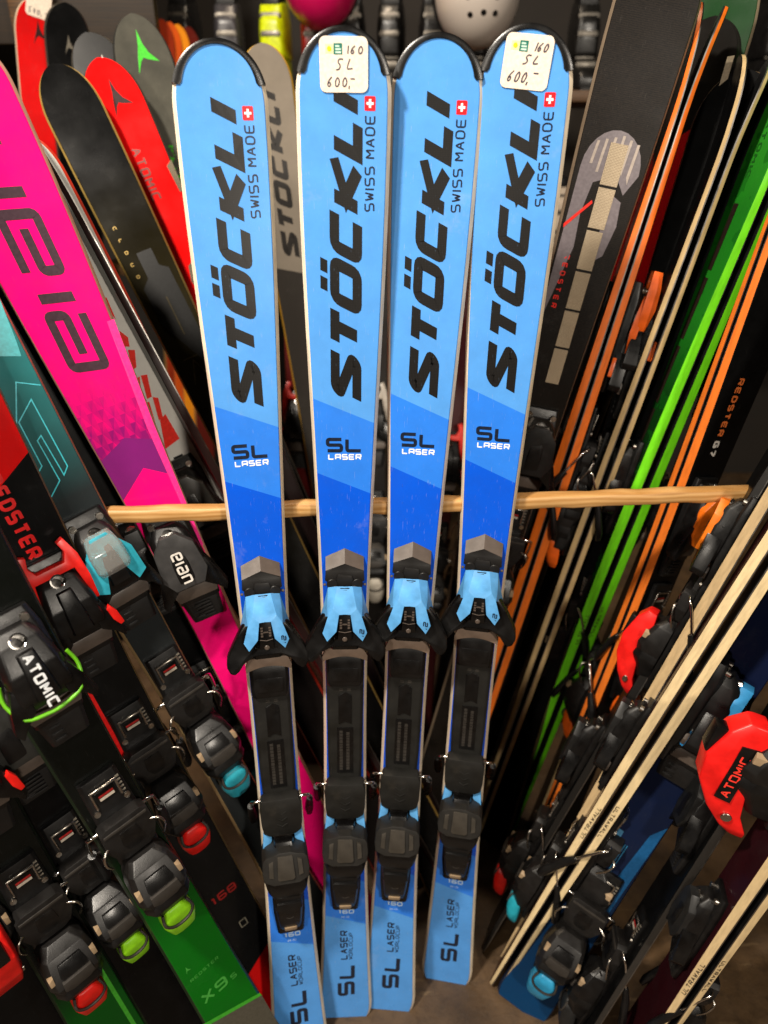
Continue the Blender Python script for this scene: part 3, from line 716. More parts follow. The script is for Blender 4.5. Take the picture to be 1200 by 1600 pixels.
def heel_meshes(accent, style):
    k = ('heel', accent, style)
    if k in _bc: return _bc[k]
    A = acc(accent); P = []
    bm = bmesh.new(); loft(bm, [(-.095, .022, 0, .010), (-.06, .028, 0, .014), (.075, .029, 0, .014), (.16, .026, 0, .010)], .0012); root = to_mesh('heel_piece', bm, BLACK)
    bm = bmesh.new(); prism(bm, sym([(.024, .098), (.033, .092), (.034, .062), (.026, .040), (.016, .034)]), .010, lambda x, y: .033 - max(0, .06 - y) * .25, .0014); P.append(('brake_pedal', [to_mesh('brake_pedal', bm, GREYP, 25)]))
    bm = bmesh.new(); prism(bm, sym([(.030, .090), (.030, .086)]), .030, .0342, .0006); P.append(('pedal_rib', [to_mesh('pedal_rib', bm, GREYL)]))
    bm = bmesh.new(); prism(bm, sym([(.012, .080), (.014, .060), (.008, .046)]), .028, lambda x, y: .0338 - max(0, .06 - y) * .25, .0005); P.append(('pedal_inset', [to_mesh('pedal_inset', bm, BLACK2)]))
    bm = bmesh.new()
    for sx in (-1, 1): tube(bm, [(sx * .021, .112, .008), (sx * .021, .112, .0145), (sx * .021, .112, .0146), (sx * .021, .112, .013)], [.0042, .0042, .003, .0026], 12)
    P.append(('screw', islands('screw', bm, STEEL)))
    bm = bmesh.new()
    for i in range(5): prism(bm, [(.0185, .120 + i * .006), (.0235, .120 + i * .006), (.0235, .1222 + i * .006), (.0185, .1222 + i * .006)], .009, .0122, 0)
    P.append(('scale_tick', islands('scale_tick', bm, printed('#6f695f'))))
    bm = bmesh.new(); tube(bm, [(-.017, .118, .012), (-.017, .146, .015), (.017, .146, .015), (.017, .118, .012)], .0022, 8); P.append(('adjust_bracket', [to_mesh('adjust_bracket', bm, STEEL, 60)]))
    bm = bmesh.new(); prism(bm, sym([(.013, .124), (.013, .140)]), .008, .0128, .0006); P.append(('size_plate', [to_mesh('size_plate', bm, BLACK2)]))
    bm = bmesh.new(); prism(bm, sym([(.010, .126), (.010, .130)]), .0126, .0132, 0); P.append(('warning_sticker', [to_mesh('warning_sticker', bm, printed('#b3a89a'))]))
    bm = bmesh.new(); prism(bm, sym([(.010, .1312), (.010, .1345)]), .0126, .0132, 0); P.append(('sticker_stripe', [to_mesh('sticker_stripe', bm, printed('#9a1c1a'))]))
    bm = bmesh.new()
    for sx in (-1, 1): tube(bm, smooth_path([(sx * .030, .070, .030), (sx * .040, .066, .036), (sx * .043, .048, .030), (sx * .038, .030, .020)], 4), .0019, 6)
    P.append(('spring_wire', islands('spring_wire', bm, STEEL, 60)))
    bm = bmesh.new()
    for sx in (-1, 1): tube(bm, smooth_path([(sx * .028, .090, .018), (sx * .044, .088, .016), (sx * .049, .076, .004), (sx * .051, .03, -.024), (sx * .050, -.004, -.040)], 4), .0025, 8)
    P.append(('brake_wire', islands('brake_wire', bm, CHROME, 60)))
    bm = bmesh.new()
    for sx in (-1, 1): tube(bm, [(sx * .051, .040, -.018), (sx * .051, .018, -.032), (sx * .051, -.022, -.050), (sx * .050, -.035, -.054)], [.006, .008, .009, .006], 10)
    P.append(('brake_foot', islands('brake_foot', bm, BLACK)))
    bm = bmesh.new(); loft(bm, [(.030, .020, .012, .034, .014), (.018, .030, .012, .048, .024), (-.004, .035, .012, .059, .028), (-.022, .036, .012, .064, .028), (-.034, .033, .012, .061, .024)], .0014, .22); P.append(('heel_cup', [to_mesh('heel_cup', bm, GREYP if style != 'dark' else BLACK, 22)]))
    bm = bmesh.new(); prism(bm, sym([(.0155, .010), (.019, -.006), (.017, -.010)]), .04, lambda x, y: .0535 + (.016 - y) * .36, .0006); P.append(('heel_cup_slot', [to_mesh('heel_cup_slot', bm, BLACK2, 25)]))
    bm = bmesh.new(); prism(bm, sym([(.020, -.012), (.021, -.026), (.012, -.030)]), .05, .0668, .0010); P.append(('heel_cup_lip', [to_mesh('heel_cup_lip', bm, GREYL, 25)]))
    bm = bmesh.new(); loft(bm, [(-.030, .033, .012, .060, .022), (-.046, .034, .012, .062, .025), (-.066, .026, .010, .048, .018), (-.085, .019, .008, .034, .013)], .0016, .3); P.append(('heel_housing', [to_mesh('heel_housing', bm, BLACK)]))
    if style in ('bulb', 'dark'):
        bm = bmesh.new(); loft(bm, [(-.060, .012, .03, .054), (-.074, .022, .022, .056), (-.096, .024, .016, .050), (-.118, .019, .012, .040), (-.130, .010, .012, .030)], .004); P.append(('heel_lever', [to_mesh('heel_lever', bm, A, 60)]))
        bm = bmesh.new(); tube(bm, smooth_path([(-.018, -.062, .052), (-.021, -.078, .055), (-.010, -.090, .054), (.010, -.090, .054), (.021, -.078, .055), (.018, -.062, .052)], 3), .0022, 6); P.append(('lever_band', [to_mesh('lever_band', bm, GREYL, 60)]))
    elif style == 'arch':
        bm = bmesh.new()
        loft(bm, [(.030, .018, .054, .074), (.012, .022, .050, .088), (-.026, .0235, .050, .098), (-.062, .0225, .044, .092), (-.094, .020, .036, .072), (-.116, .017, .022, .050), (-.126, .011, .020, .036)], .005)
        P.append(('heel_lever', [to_mesh('heel_lever', bm, A, 60)]))
        bm = bmesh.new()
        prism(bm, sym([(.012, .010), (.014, -.026)]), .085, .1005, .003); P.append(('lever_inset', [to_mesh('lever_inset', bm, BLACK2)]))
        bm = bmesh.new(); cyl(bm, (.0215, -.098, .050), .0058, .004, (1, 0, 0), 14); cyl(bm, (-.0215, -.098, .050), .0058, .004, (1, 0, 0), 14); P.append(('lever_pivot', islands('lever_pivot', bm, STEEL)))
    bm = bmesh.new()
    for sx in (-1, 1): prism(bm, [(sx * .026, .004), (sx * .033, .0), (sx * .033, -.010), (sx * .027, -.010)], .045, .0605, .001)
    P.append(('heel_pin', islands('heel_pin', bm, TAN)))
    _bc[k] = (root, P); return _bc[k]
def add_toe(s, px, accent, style='fork', word=None, wmat=None, z=.02):
    y = s.s_of(px) if isinstance(px, tuple) else px
    root, P = toe_meshes(accent, style); t = s.add('toe_piece', root, (0, y, s.zt(y))); t.scale = (getattr(s, 'bx', 1.0), 1, 1 - 1.1 * (1 - getattr(s, 'bx', 1.0)))
    for nm, ms in P:
        for me in ms: s.add(nm, me, None, t)
    if word:
        txt, h, w, tt, mode = word; bm = bmesh.new(); n = len(txt); ln = n * w + (n - 1) * w * .22
        if mode == 'right': f = lambda u, v, e: (-ln / 2 + u, -.004 + v, .0605 + e)
        elif mode == 'down': f = lambda u, v, e: (-h / 2 + v, ln / 2 - u, .0605 + e)
        else: f = lambda u, v, e: (h / 2 - v, -ln / 2 + u, .0605 + e)
        text(bm, txt, f, h, w, tt, w * .22, .0, .15); s.add('toe_lettering', raw_mesh('toe_lettering', bm, wmat or WHITE), None, t)
    return t
def add_heel(s, px, accent, style='bulb', word=None):
    y = s.s_of(px) if isinstance(px, tuple) else px
    root, P = heel_meshes(accent, style); t = s.add('heel_piece', root, (0, y, s.zt(y))); t.scale = (getattr(s, 'bx', 1.0), 1, 1 - 1.1 * (1 - getattr(s, 'bx', 1.0)))
    for nm, ms in P:
        for me in ms: s.add(nm, me, None, t)
    if word:
        bm = bmesh.new(); sx = word[1]
        text(bm, word[0], lambda u, v, e: (sx * (.0247 + e), -.070 + u, .0595 + v), .0100, .0098, .0019, .0020, 0, .15)
        b2 = bmesh.new(); q = [b2.verts.new((sx * x_, y_, z_)) for x_ in (.0225, .0246) for y_, z_ in ((-.076, .0555), (.004, .0565), (.002, .0735), (-.074, .0725))]
        for f in ((0, 1, 2, 3), (4, 5, 6, 7), (0, 1, 5, 4), (1, 2, 6, 5), (2, 3, 7, 6), (3, 0, 4, 7)): b2.faces.new([q[k] for k in f])
        s.add('lever_plate', to_mesh('lever_plate', b2, BLACK2), None, t)
        s.add('lever_lettering', raw_mesh('lever_lettering', bm, printed('#e8382c')), None, t)
    return t

LOGO = [(0, 1), (.10, .48), (.26, .14), (.62, -.22), (.16, -.10), (0, -.02), (-.14, -.16), (-.36, -.62), (-.22, .0), (-.10, .42)]
def logo(s, y, sz, mat, x=0.0, rot=0):
    ca, sa = math.cos(math.radians(rot)), math.sin(math.radians(rot))
    pts = [(x + sz * (a * ca - b * sa), y + sz * (a * sa + b * ca)) for a, b in LOGO]
    return s.decal('logo_mark', [pts], mat)
def flat(hexcol, **k):
    c = lin(hexcol); return topsheet('topsheet_' + hexcol.strip('#'), lambda m: m.mix(m.ramp(m.noise(9, 4), .3, .7), c, tuple(v * .8 for v in c[:3]) + (1,)), **k)
def bands(name, spec, sl=0.0, **k):
    """spec: list of (y_end, colour) from tail up; sharp colour bands"""
    def b(m):
        col = lin(spec[-1][1])
        for ye, c in reversed(spec[:-1]): col = m.mix(m.step(sl, ye), lin(c), col)
        return col
    return topsheet(name, b, **k)
def fade(name, pts, **k):
    def b(m):
        x, y, z = m.xyz(); col = lin(pts[0][1])
        for (y0, c0), (y1, c1) in zip(pts, pts[1:]): col = m.mix(m.ramp(y, y0, y1), col, lin(c1))
        return col
    return topsheet(name, b, **k)
BLACKTOP = flat('#070707', rough=.42, coat=0.0, scratch=.03)
LEFT = 'skis leaning in the rack to the left'; RIGHT = 'skis leaning in the rack to the right'
def side_ski(name, label, tail, q, lean, roll, L=1.65, top=None, side='#1b1b1b', group=None, off=0.0, tip=None, **k):
    if tip:
        T = on_floor(*tail); P = at_depth(*tip); D = (P - T).normalized(); L = (P - T).length
    else: T, D = solve_lean(tail, q, lean)
    s = mk(name, T, D, roll, L, off=off, **k); tag(s.e, label, 'ski', group)
    s.top = top; s.side = side; s.bx = .80 if abs(abs(roll) - 90) < 60 and abs(roll) > 45 else 1.0; return s
def body(s, top, side=None): return s.add('ski_body', s.body(top, sidewall(side or s.side)))

# ---------------------------------------------------------------- LEFT RACK
# far red ski, top left corner
s = side_ski('red_ski', 'small red ski far back in the top left corner, sticker over its tip', (120, 1000), (60, 50), 0, 0, 1.78, side='#c9b79c', group=LEFT, wt=.098)
body(s, flat('#e01212')); logo(s, s.s_of((60, 55)), .030, printed('#2a0c0c')); price_label(s, .004, s.s_of((65, 5)), -8, dict(label='paper price sticker on the far red ski, top left corner', ink=[(['h5', 'h4', 'h0', ','], -.021, -.020, .0115, .0075, .0012), (['-'], .012, -.014, .004, .0065, 0)], logo=False), 'x', sz=.050)
s = side_ski('black_ski', 'black ski just right of the far red ski, mostly hidden', (190, 1000), (108, 90), 0, 10, 1.76, side='#3a362f', group=LEFT, wt=.10)
body(s, BLACKTOP); logo(s, s.s_of((97, 75)), .024, printed('#6b655a'))
# grey ski with green mark
s = side_ski('grey_ski', 'dark grey ski with a bright green pointed mark below its tip', (560, 1250), None, 0, 8, 1.7, side='#2c2b28', group=LEFT, tip=(205, 28, 1.33), wt=.112, tipl=.10)
def b_(m):
    g = m.mix(m.ramp(m.noise(30, 4), .3, .7), lin('#4b4a43'), lin('#5b5950'))
    x, y, z = m.xyz(); sp = m.M('MULTIPLY', m.M('GREATER_THAN', m.noise(120, 3), .56), m.M('MULTIPLY', m.M('GREATER_THAN', y, 1.36), m.M('LESS_THAN', y, 1.54)))
    sp = m.M('MULTIPLY', sp, m.M('LESS_THAN', m.M('ADD', x, m.M('MULTIPLY', m.M('SUBTRACT', y, 1.36), -.1)), .004))
    return m.mix(sp, g, lin('#47b52f'))
body(s, topsheet('grey_green_topsheet', b_, .3)); logo(s, s.s_of((218, 92)), .045, printed('#3fbf2a'))
# black mate with white mark
s = side_ski('black_ski', 'black ski tip with a white mark, peeping out behind the red ski', (700, 1335), None, 0, 0, 1.72, side='#4a453c', group=LEFT, tip=(134, 55, 1.36), wt=.108, tipl=.09, rise=.002)
body(s, BLACKTOP); logo(s, s.L - .075, .030, printed('#d9d2c6'), x=.012)
# red ski
s = side_ski('red_ski', 'bright red ski with dark pointed mark and lettering, in front of the grey one', (690, 1350), None, 0, 0, 1.7, side='#3b3430', group=LEFT, tip=(155, 98, 1.29), wt=.106, tipl=.09)
body(s, bands('red_topsheet', [(s.s_of((350, 590)), '#170d0c'), (9, '#f00808')], .5, scratch=.03)); logo(s, s.s_of((168, 165)), .040, printed('#2a0d0d'), x=.004)
s.lettering('brand_lettering', [('ATOMIC', s.down(-.010, s.s_of((212, 232))), .018, .0150, .0034, .0040, 0, .2)], printed('#7a2a20'))
def mesh_(m):
    x, y, z = m.xyz(); w1 = m.M('SINE', m.M('MULTIPLY', m.M('ADD', x, m.M('MULTIPLY', y, .5)), 2600.0))
    return m.mix(m.ramp(w1, -1, 1), lin('#4e463a'), lin('#8d8069'))
WEAVE = topsheet('woven_patch', mesh_, .4)
y0 = s.s_of((300, 440)); s.decal('woven_patch', [[(.004, y0 + .028), (.044, y0 + .055), (.044, y0 - .06), (.012, y0 - .055), (-.002, y0)]], WEAVE)
y0 = s.s_of((285, 265)); s.decal('woven_patch', [[(.040, y0 + .02), (.052, y0 + .028), (.052, y0 - .03), (.044, y0 - .03)]], WEAVE)
# black and gold ski
s = side_ski('black_ski', 'black ski fading to olive with a gold edge and spaced gold letters', (715, 1410), None, 0, 0, 1.72, side='#a98c4a', group=LEFT, tip=(85, 108, 1.23), wt=.101, ww=.068, tipl=.085)
ya = s.s_of((180, 350)); body(s, fade('black_olive_topsheet', [(ya - .75, '#0b0a09'), (ya - .45, '#16140d'), (ya - .15, '#2a2512'), (ya + .1, '#060606')], scratch=.03), '#a98c4a')
s.lettering('name_lettering', [('CLOUD', s.down(-.030, s.s_of((165, 362))), .0062, .0062, .0014, .0165, 0, .2)], printed('#c9a85e'))
y1 = s.s_of((215, 410)); s.decal('dark_panel', [[(-.012, y1 + .012), (.016, y1 + .012), (.016, y1 - .02), (.030, y1 - .03), (.033, y1 - .17), (.012, y1 - .20), (-.026, y1 - .12), (-.028, y1 - .05), (-.012, y1 - .035)]], printed('#070707', .45))
s.lettering('panel_outline', [('H', s.down(-.008, y1 - .075), .022, .075, .0018, 0, .0, .05), ('K', s.down(-.020, y1 - .19), .034, .05, .0016, 0, .0, .05)], printed('#4a4022'))
GOLDSKI = s
# dark ski with maroon edge, behind
s = side_ski('dark_ski', 'dark ski with a maroon lower half, between the white ski and the gold-edged one', (690, 1380), (238, 560), 4, -78, 1.66, side='#2a1614', group=LEFT, wt=.108)
ym = s.s_of((255, 580)); body(s, bands('maroon_topsheet', [(ym - .02, '#4a0f12'), (9, '#1c1a18')], .8, scratch=.03))
# white / red ski
s = side_ski('white_ski', 'white ski with slanted red lettering, showing beside the pink one', (640, 1390), (112, 420), 4, -8, 1.6, side='#d23a22', group=LEFT, wt=.12, ww=.073)
body(s, bands('white_red_topsheet', [(s.s_of((335, 800)), '#14100f'), (9, '#d9d6cf')], 0, scratch=.03)); c3 = lambda pts: [s.loc((a / 3, 400 + b / 3)) for a, b in pts]
s.decal('red_stroke', [c3(q) for q in ([(478, 190), (500, 195), (545, 300), (520, 270)], [(520, 320), (545, 325), (560, 370), (540, 350)], [(560, 350), (600, 380), (608, 425), (575, 425)], [(600, 440), (632, 440), (640, 520), (618, 540)], [(630, 575), (655, 565), (660, 610), (640, 612)], [(660, 560), (690, 555), (712, 660), (690, 670)], [(672, 690), (700, 682), (760, 895), (740, 850)], [(715, 660), (742, 665), (765, 760), (745, 770)], [(750, 770), (775, 740), (842, 855), (775, 905)])], printed('#e0281c'))
y2 = s.s_of((278, 722)); s.decal('info_panel', [[(.0, y2 + .009), (.016, y2 + .009), (.016, y2 - .009), (.0, y2 - .009)]], printed('#171717')); s.decal('info_frame', [[(.0165, y2 + .009), (.032, y2 + .009), (.032, y2 - .009), (.0165, y2 - .009)]], printed('#c4c0b8'))
add_toe(s, (322, 775), '#2f2d2a', 'plain')
# black ski with green lettering
s = side_ski('black_ski', 'black ski with small green lettering, between the teal and the pink ski', (505, 1440), (92, 600), 4, 0, 1.65, side='#1c2416', group=LEFT, wt=.105)
body(s, BLACKTOP); s.lettering('model_lettering', [('REDSTER', s.down(.004, s.s_of((108, 655))), .0135, .0125, .0026, .0028, 0, .15)], printed('#3c7a2c'))
y0 = s.s_of((45, 545)); s.decal('green_mark', [[(.02, y0 + .03), (.03, y0 + .01), (.026, y0 - .02), (.016, y0 - .01)], [(.012, y0 + .085), (.022, y0 + .07), (.02, y0 + .045), (.01, y0 + .06)]], printed('#2f7a12'))
add_toe(s, (215, 870), '#1a1a1a', 'plain'); add_heel(s, (345, 1150), '#20a0b8', 'dark')
# pink ski
s = side_ski('pink_ski', 'hot pink ski with large dark lettering and a purple lower band', (575, 1470), (73, 430), 3, -6, 1.66, side='#d8b48c', group=LEFT, wt=.128, ww=.068)
yp = s.s_of((185, 690)); yq = s.s_of((222, 745))
def pk(m):
    x, y, z = m.xyz(); P_ = lin('#ff0a78'); u = m.M('MULTIPLY', x, 62.0); v = m.M('MULTIPLY', y, 62.0)
    row = m.M('MULTIPLY', m.M('FLOOR', v), .5); fu = m.M('ABSOLUTE', m.M('SUBTRACT', m.M('FRACT', m.M('ADD', u, row)), .5)); fv = m.M('FRACT', v)
    tri = m.M('GREATER_THAN', m.M('MULTIPLY', fv, .5), fu); tri2 = m.M('GREATER_THAN', m.M('FRACT', m.M('ADD', u, row)), .5)
    vary = m.noise(45, 1)
    g = m.ramp(y, yp - .01, yp + .12, 1.25, 0.0)
    f = m.M('MULTIPLY', g, m.M('ADD', m.M('MULTIPLY', tri, .22), m.M('ADD', m.M('MULTIPLY', tri2, .2), m.M('MULTIPLY', vary, 1.0))))
    col = m.mix(f, P_, lin('#8a1468'))
    col = m.mix(m.M('LESS_THAN', m.M('ADD', y, m.M('MULTIPLY', m.M('ABSOLUTE', x), .45)), yp), col, lin('#7d1f70'))
    return m.mix(m.M('LESS_THAN', m.M('ADD', y, m.M('MULTIPLY', m.M('ABSOLUTE', m.M('ADD', x, -.006)), .75)), yq + .012), col, P_)
body(s, topsheet('pink_topsheet', pk, .34, .2, .03), '#d8a48c')
s.decal('edge_band', [[(.0375 + .0135 * i, yy) for i, yy in ((0, .95), (.6, 1.15))] + [(.056, 1.3), (.046, 1.3), (.035, 1.15), (.032, .95)]], printed('#f42d86'))
EL = printed('#3a2630'); yl = s.s_of((140, 590)); strs = []
for ch, w_, off_ in (('e', .085, 0), ('l', .02, .095), ('q', .085, .130), ('n', .075, .228)):
    strs.append((ch, s.up(.026, yl + off_), .052, w_, .0105, 0, .22, .12, 1.25))
s.lettering('brand_lettering', strs, EL)
t = add_toe(s, (292, 865), '#3b3a3a', 'plain', ('elqn', .016, .013, .003, 'down'), printed('#d8d2ca'))
# teal to grey ski
s = side_ski('teal_ski', 'teal ski fading to dark grey with a thin cyan outline emblem and cream edge', (530, 1510), (104, 773), 2, 6, 1.65, side='#c9ab78', group=LEFT, wt=.106, ww=.062)
yt = s.s_of((60, 640)); body(s, fade('teal_topsheet', [(yt - .3, '#26292a'), (yt - .12, '#2b3133'), (yt + .12, '#2f8f92')], scratch=.03))
def line(s, name, pls, t, mat, rnd=0):
    bm = bmesh.new()
    for i, pl in enumerate(pls): stroke(bm, [Vector(p) for p in pl], t, lambda u, v, e: (u, v, s.zt(v) + e), .0004 + .00003 * i)
    return s.add(name, raw_mesh(name, bm, mat))
c3 = lambda pts: [s.loc((a / 3, 400 + b / 3)) for a, b in pts]
line(s, 'emblem_outline', [c3([(190, 605), (75, 592), (78, 870), (180, 1015), (196, 985), (88, 780), (146, 672), (316, 985), (300, 1026), (192, 842), (175, 866), (280, 1052), (240, 1130), (215, 1128)])], .0016, printed('#3cc4d4'))
s.decal('teal_block', [c3([(0, 205), (-60, 205), (-60, 470), (100, 470), (75, 395)])], printed('#3fb6bf'))
t = add_toe(s, (190, 862), '#35b4cc', 'clear'); add_heel(s, (330, 1130), '#2ba7bd', 'dark')
# red-black ski with red fork binding
s = side_ski('red_black_ski', 'black ski with a red upper end, red lettering and a red forked binding', (440, 1565), (104, 945), 2, 4, 1.66, side='#8a744c', group=LEFT, wt=.118, ww=.08, wl=.098)
yr = s.s_of((20, 745)); body(s, bands('red_black_topsheet', [(.145, '#e01414'), (yr, '#121212'), (9, '#f01212')], -.55, scratch=.04))
s.lettering('model_lettering', [('REDSTER', s.down(-.016, s.s_of((-10, 740))), .020, .0150, .0046, .0030, 0, .12)], printed('#e21a1a'))
add_toe(s, (128, 935), '#ea1c14', 'fork'); add_heel(s, (272, 1215), '#ea1c14', 'dark')
y0 = s.s_of((225, 1110)); s.decal('red_stripe', [[(-.036, y0 + .10), (-.027, y0 + .10), (-.027, y0 - .09), (-.036, y0 - .09)]], printed('#e21a1a'), .0004)
s.lettering('length_lettering', [('168', s.right(-.024, s.s_of((333, 1412))), .017, .016, .0032, .003, 0, .2)], printed('#8c1414'))
c1 = lambda pts: [s.loc((a / 3, 800 + b / 3), .014) for a, b in pts]
s.decal('white_sticker', [c1([(575, 935), (610, 900), (695, 1015), (645, 1075)])], printed('#b5aea0')); s.decal('sticker_print', [c1([(590, 935), (606, 922), (625, 985), (612, 992)])], printed('#1d1b1a'), .0007); s.decal('red_corner', [c1([(640, 1080), (700, 1015), (712, 1022), (650, 1095), (605, 1118), (600, 1100)])], printed('#e21a1a'), .0005)
line(s, 'length_frame', [[(.0, .235), (.0, .25), (.012, .25), (.012, .235), (.0, .235)]], .0014, printed('#8f8a7a'))
# green-black ski with lime binding
s = side_ski('green_black_ski', 'black and green ski with lime binding trim and white lettering on the toe piece', (430, 1690), (52, 1050), 2, 2, 1.68, side='#1d2a16', group=LEFT, wt=.118, ww=.08, wl=.104)
yg = s.s_of((245, 1400)); yh = s.s_of((360, 1575)); body(s, fade('green_black_topsheet', [(yg - .10, '#0b6a12'), (yg + .03, '#0c2a0c'), (yg + .12, '#0d0f0c')], scratch=.03))
s.decal('grey_tail', [[(-.047, yh + .010), (.047, yh - .030), (.050, .003), (-.050, .003)]], printed('#4d4a40'), .0004); s.decal('lime_line', [[(-.046, yh + .017), (.046, yh - .023), (.047, yh - .031), (-.047, yh + .009)]], printed('#3ba028'), .0006)
s.lettering('model_lettering', [('X9', s.right(-.030, s.s_of((318, 1563))), .022, .020, .0040, .004, 0, .2), ('S', s.right(.020, s.s_of((318, 1563))), .011, .010, .0020, 0)], printed('#3f9a3a')); s.lettering('series_lettering', [('REDSTER', s.right(-.030, s.s_of((300, 1528))), .006, .0055, .0010, .0018, 0, .2)], printed('#3f9a3a'))
logo(s, s.s_of((288, 1512)), .009, printed('#3f9a3a'), x=-.026)
add_toe(s, (50, 1040), '#6fc41a', 'trim', ('ATOMIC', .013, .0115, .0030, 'down'), WHITE); add_heel(s, (225, 1335), '#97e21c', 'bulb')
# nearest left ski
s = side_ski('green_black_ski', 'black ski at the bottom left corner with green tail and red heel lever', (245, 1735), (-118, 1110), 2, 0, 1.68, side='#1d2a16', group=LEFT, wt=.118, ww=.08, wl=.104)
yg = s.s_of((130, 1540)); body(s, fade('green_tail_topsheet', [(yg - .06, '#0a5212'), (yg + .04, '#0d0f0c')], scratch=.03)); s.decal('lime_line', [[(.024, yg + .01), (.030, yg + .01), (.038, .02), (.032, .02)]], printed('#3ba028'))
add_toe(s, (-60, 1200), '#ea1c14', 'fork'); add_heel(s, (80, 1470), '#e81c12', 'bulb')
s = side_ski('black_ski', 'black ski cut by the left edge, only its red lever showing low down', (140, 1765), (-190, 1170), 2, 0, 1.66, side='#1c1a18', group=LEFT, wt=.112, ww=.074)
body(s, BLACKTOP); add_heel(s, (-18, 1400), '#ea1a14', 'arch')
s = side_ski('black_ski', 'black ski with a lime heel lever beside the bottom left corner ski', (335, 1680), (-30, 1090), 3, 0, 1.66, side='#15200f', group=LEFT, wt=.112, ww=.074)
body(s, BLACKTOP); t = add_heel(s, (140, 1400), '#97e21c', 'dark'); t.scale = (.92, .95, 1.1); add_toe(s, (-10, 1150), '#2a2a28', 'plain')


# ---------------------------------------------------------------- RIGHT RACK
def pair(nameA, nameB, labA, labB, tail, q, lean, roll, L, topA, topB, side, gap=.003, word=None, wx=None, **k):
    """two skis standing base to base; A shows its top on the roll side"""
    A = side_ski(nameA, labA, tail, q, lean, roll, L, side=side, group=RIGHT, off=gap / 2, **k); body(A, topA)
    B = side_ski(nameB, labB, tail, q, lean, roll + 180, L, side=side, group=RIGHT, off=gap / 2, **k); body(B, topB)
    if word:
        y = A.s_of(wx); 
        A.lettering('wall_lettering', [(word, A.wall(1, y - .05, .0030), .0066, .0068, .0013, .0016, .1, .15)], printed('#3a3126'))
        B.lettering('wall_lettering', [(word, B.wall(-1, y + .045, .0035, True), .0066, .0068, .0013, .0016, .1, .15)], printed('#3a3126'))
    return A, B
# dark woven ski with silver panels
s = side_ski('dark_woven_ski', 'dark woven-look ski with a column of pale silver panels, right of the blue skis', (650, 1320), (983, 153), 3, 10, 1.74, side='#6a5040', group=RIGHT, wt=.122, ww=.07)
def wv_(m):
    x, y, z = m.xyz(); a1 = m.M('SINE', m.M('MULTIPLY', y, 2400.0)); n_ = m.noise(300, 2, (1, 5, 1))
    f = m.M('ADD', m.M('MULTIPLY', n_, .9), m.M('MULTIPLY', a1, .10))
    return m.mix(m.ramp(f, .25, .75), lin('#080706'), lin('#2a231d'))
body(s, topsheet('woven_topsheet', wv_, .5, 0, .06), '#7a6a58')
def silver_(m):
    x, y, z = m.xyz(); u = m.M('MULTIPLY', m.M('ADD', x, y), 1500.0); v = m.M('MULTIPLY', m.M('SUBTRACT', x, y), 1500.0)
    return m.mix(m.M('GREATER_THAN', m.M('MULTIPLY', m.M('SINE', u), m.M('SINE', v)), .0), lin('#cdbb9f'), lin('#8d7c66'))
SILV = topsheet('silver_panel', silver_, .4, 0, .03)
ys_ = s.s_of((957, 222)); ye_ = s.s_of((848, 600)); n_ = 6; seg = (ys_ - ye_) / n_
GR1 = printed('#6c6468'); GR2 = printed('#3a3634'); PL = printed('#a3968c')
y0 = s.s_of((963, 203)); s.decal('grey_swirl', [[(.0 + .045 * math.cos(a_), y0 - .055 + .055 * math.sin(a_)) for a_ in [math.radians(t_) for t_ in range(0, 181, 15)]] + [(-.045, y0 - .30), (-.022, y0 - .17), (-.026, y0 - .12), (-.020, y0 - .075), (.012, y0 - .06), (.03, y0 - .085)]], GR1, .0004)
s.decal('grey_swirl', [[(.016, y0 - .088), (.030, y0 - .095), (.034, y0 - .13), (.026, y0 - .175), (.014, y0 - .185), (.010, y0 - .13)]], GR1, .0004)
s.decal('pale_streak', [[(-.030 + k_ * .012, y0 - .006 - abs(k_ - 3) * .004), (-.026 + k_ * .012, y0 - .006 - abs(k_ - 3) * .004), (-.029 + k_ * .012, y0 - .05 - .01 * (k_ % 3)), (-.033 + k_ * .012, y0 - .05 - .01 * (k_ % 2))] for k_ in range(6)], PL, .0007)
y0 = s.s_of((900, 325)); s.decal('red_slash', [[(-.014, y0 + .018), (-.012, y0 + .014), (-.046, y0 - .028), (-.047, y0 - .022)]], printed('#e02418'), .0008)
for i in range(n_):
    a0 = ys_ - i * seg; w0 = .0135 - .0004 * i
    bm = bmesh.new(); pts_ = [(-w0, a0), (w0, a0), (w0 - .0003, a0 - seg + .004), (-w0 + .0003, a0 - seg + .004)]
    prism(bm, [(x_ + .004, y_) for x_, y_ in pts_], lambda x_, y_: s.zt(y_) - .0005, lambda x_, y_: s.zt(y_) + .0012, 0); s.add('silver_panel', to_mesh('silver_panel', bm, SILV))
s.lettering('model_lettering', [('REDSTER', s.down(-.032, s.s_of((893, 398))), .0085, .0075, .0018, .0052, 0, .15)], printed('#e02418'))
add_toe(s, (826, 700), '#1c1c1c', 'plain'); add_heel(s, (780, 900), '#22a3b8', 'dark')
# red ski behind it
s = side_ski('red_ski', 'dark ski with a red lower face, seen between the woven ski and the orange edges', (690, 1290), (1022, 330), 6, -28, 1.7, side='#1c1917', group=RIGHT, wt=.118)
ya = s.s_of((1045, 210)); body(s, bands('red_face_topsheet', [(ya - .28, '#191615'), (ya, '#c01018'), (9, '#1b1917')], -.8, scratch=.03)); s.lettering('brand_lettering', [('ATOMIC', s.up(-.012, s.s_of((1010, 330))), .014, .0125, .003, .003)], printed('#5a0d10'))
add_toe(s, (945, 520), '#f06414', 'fork')
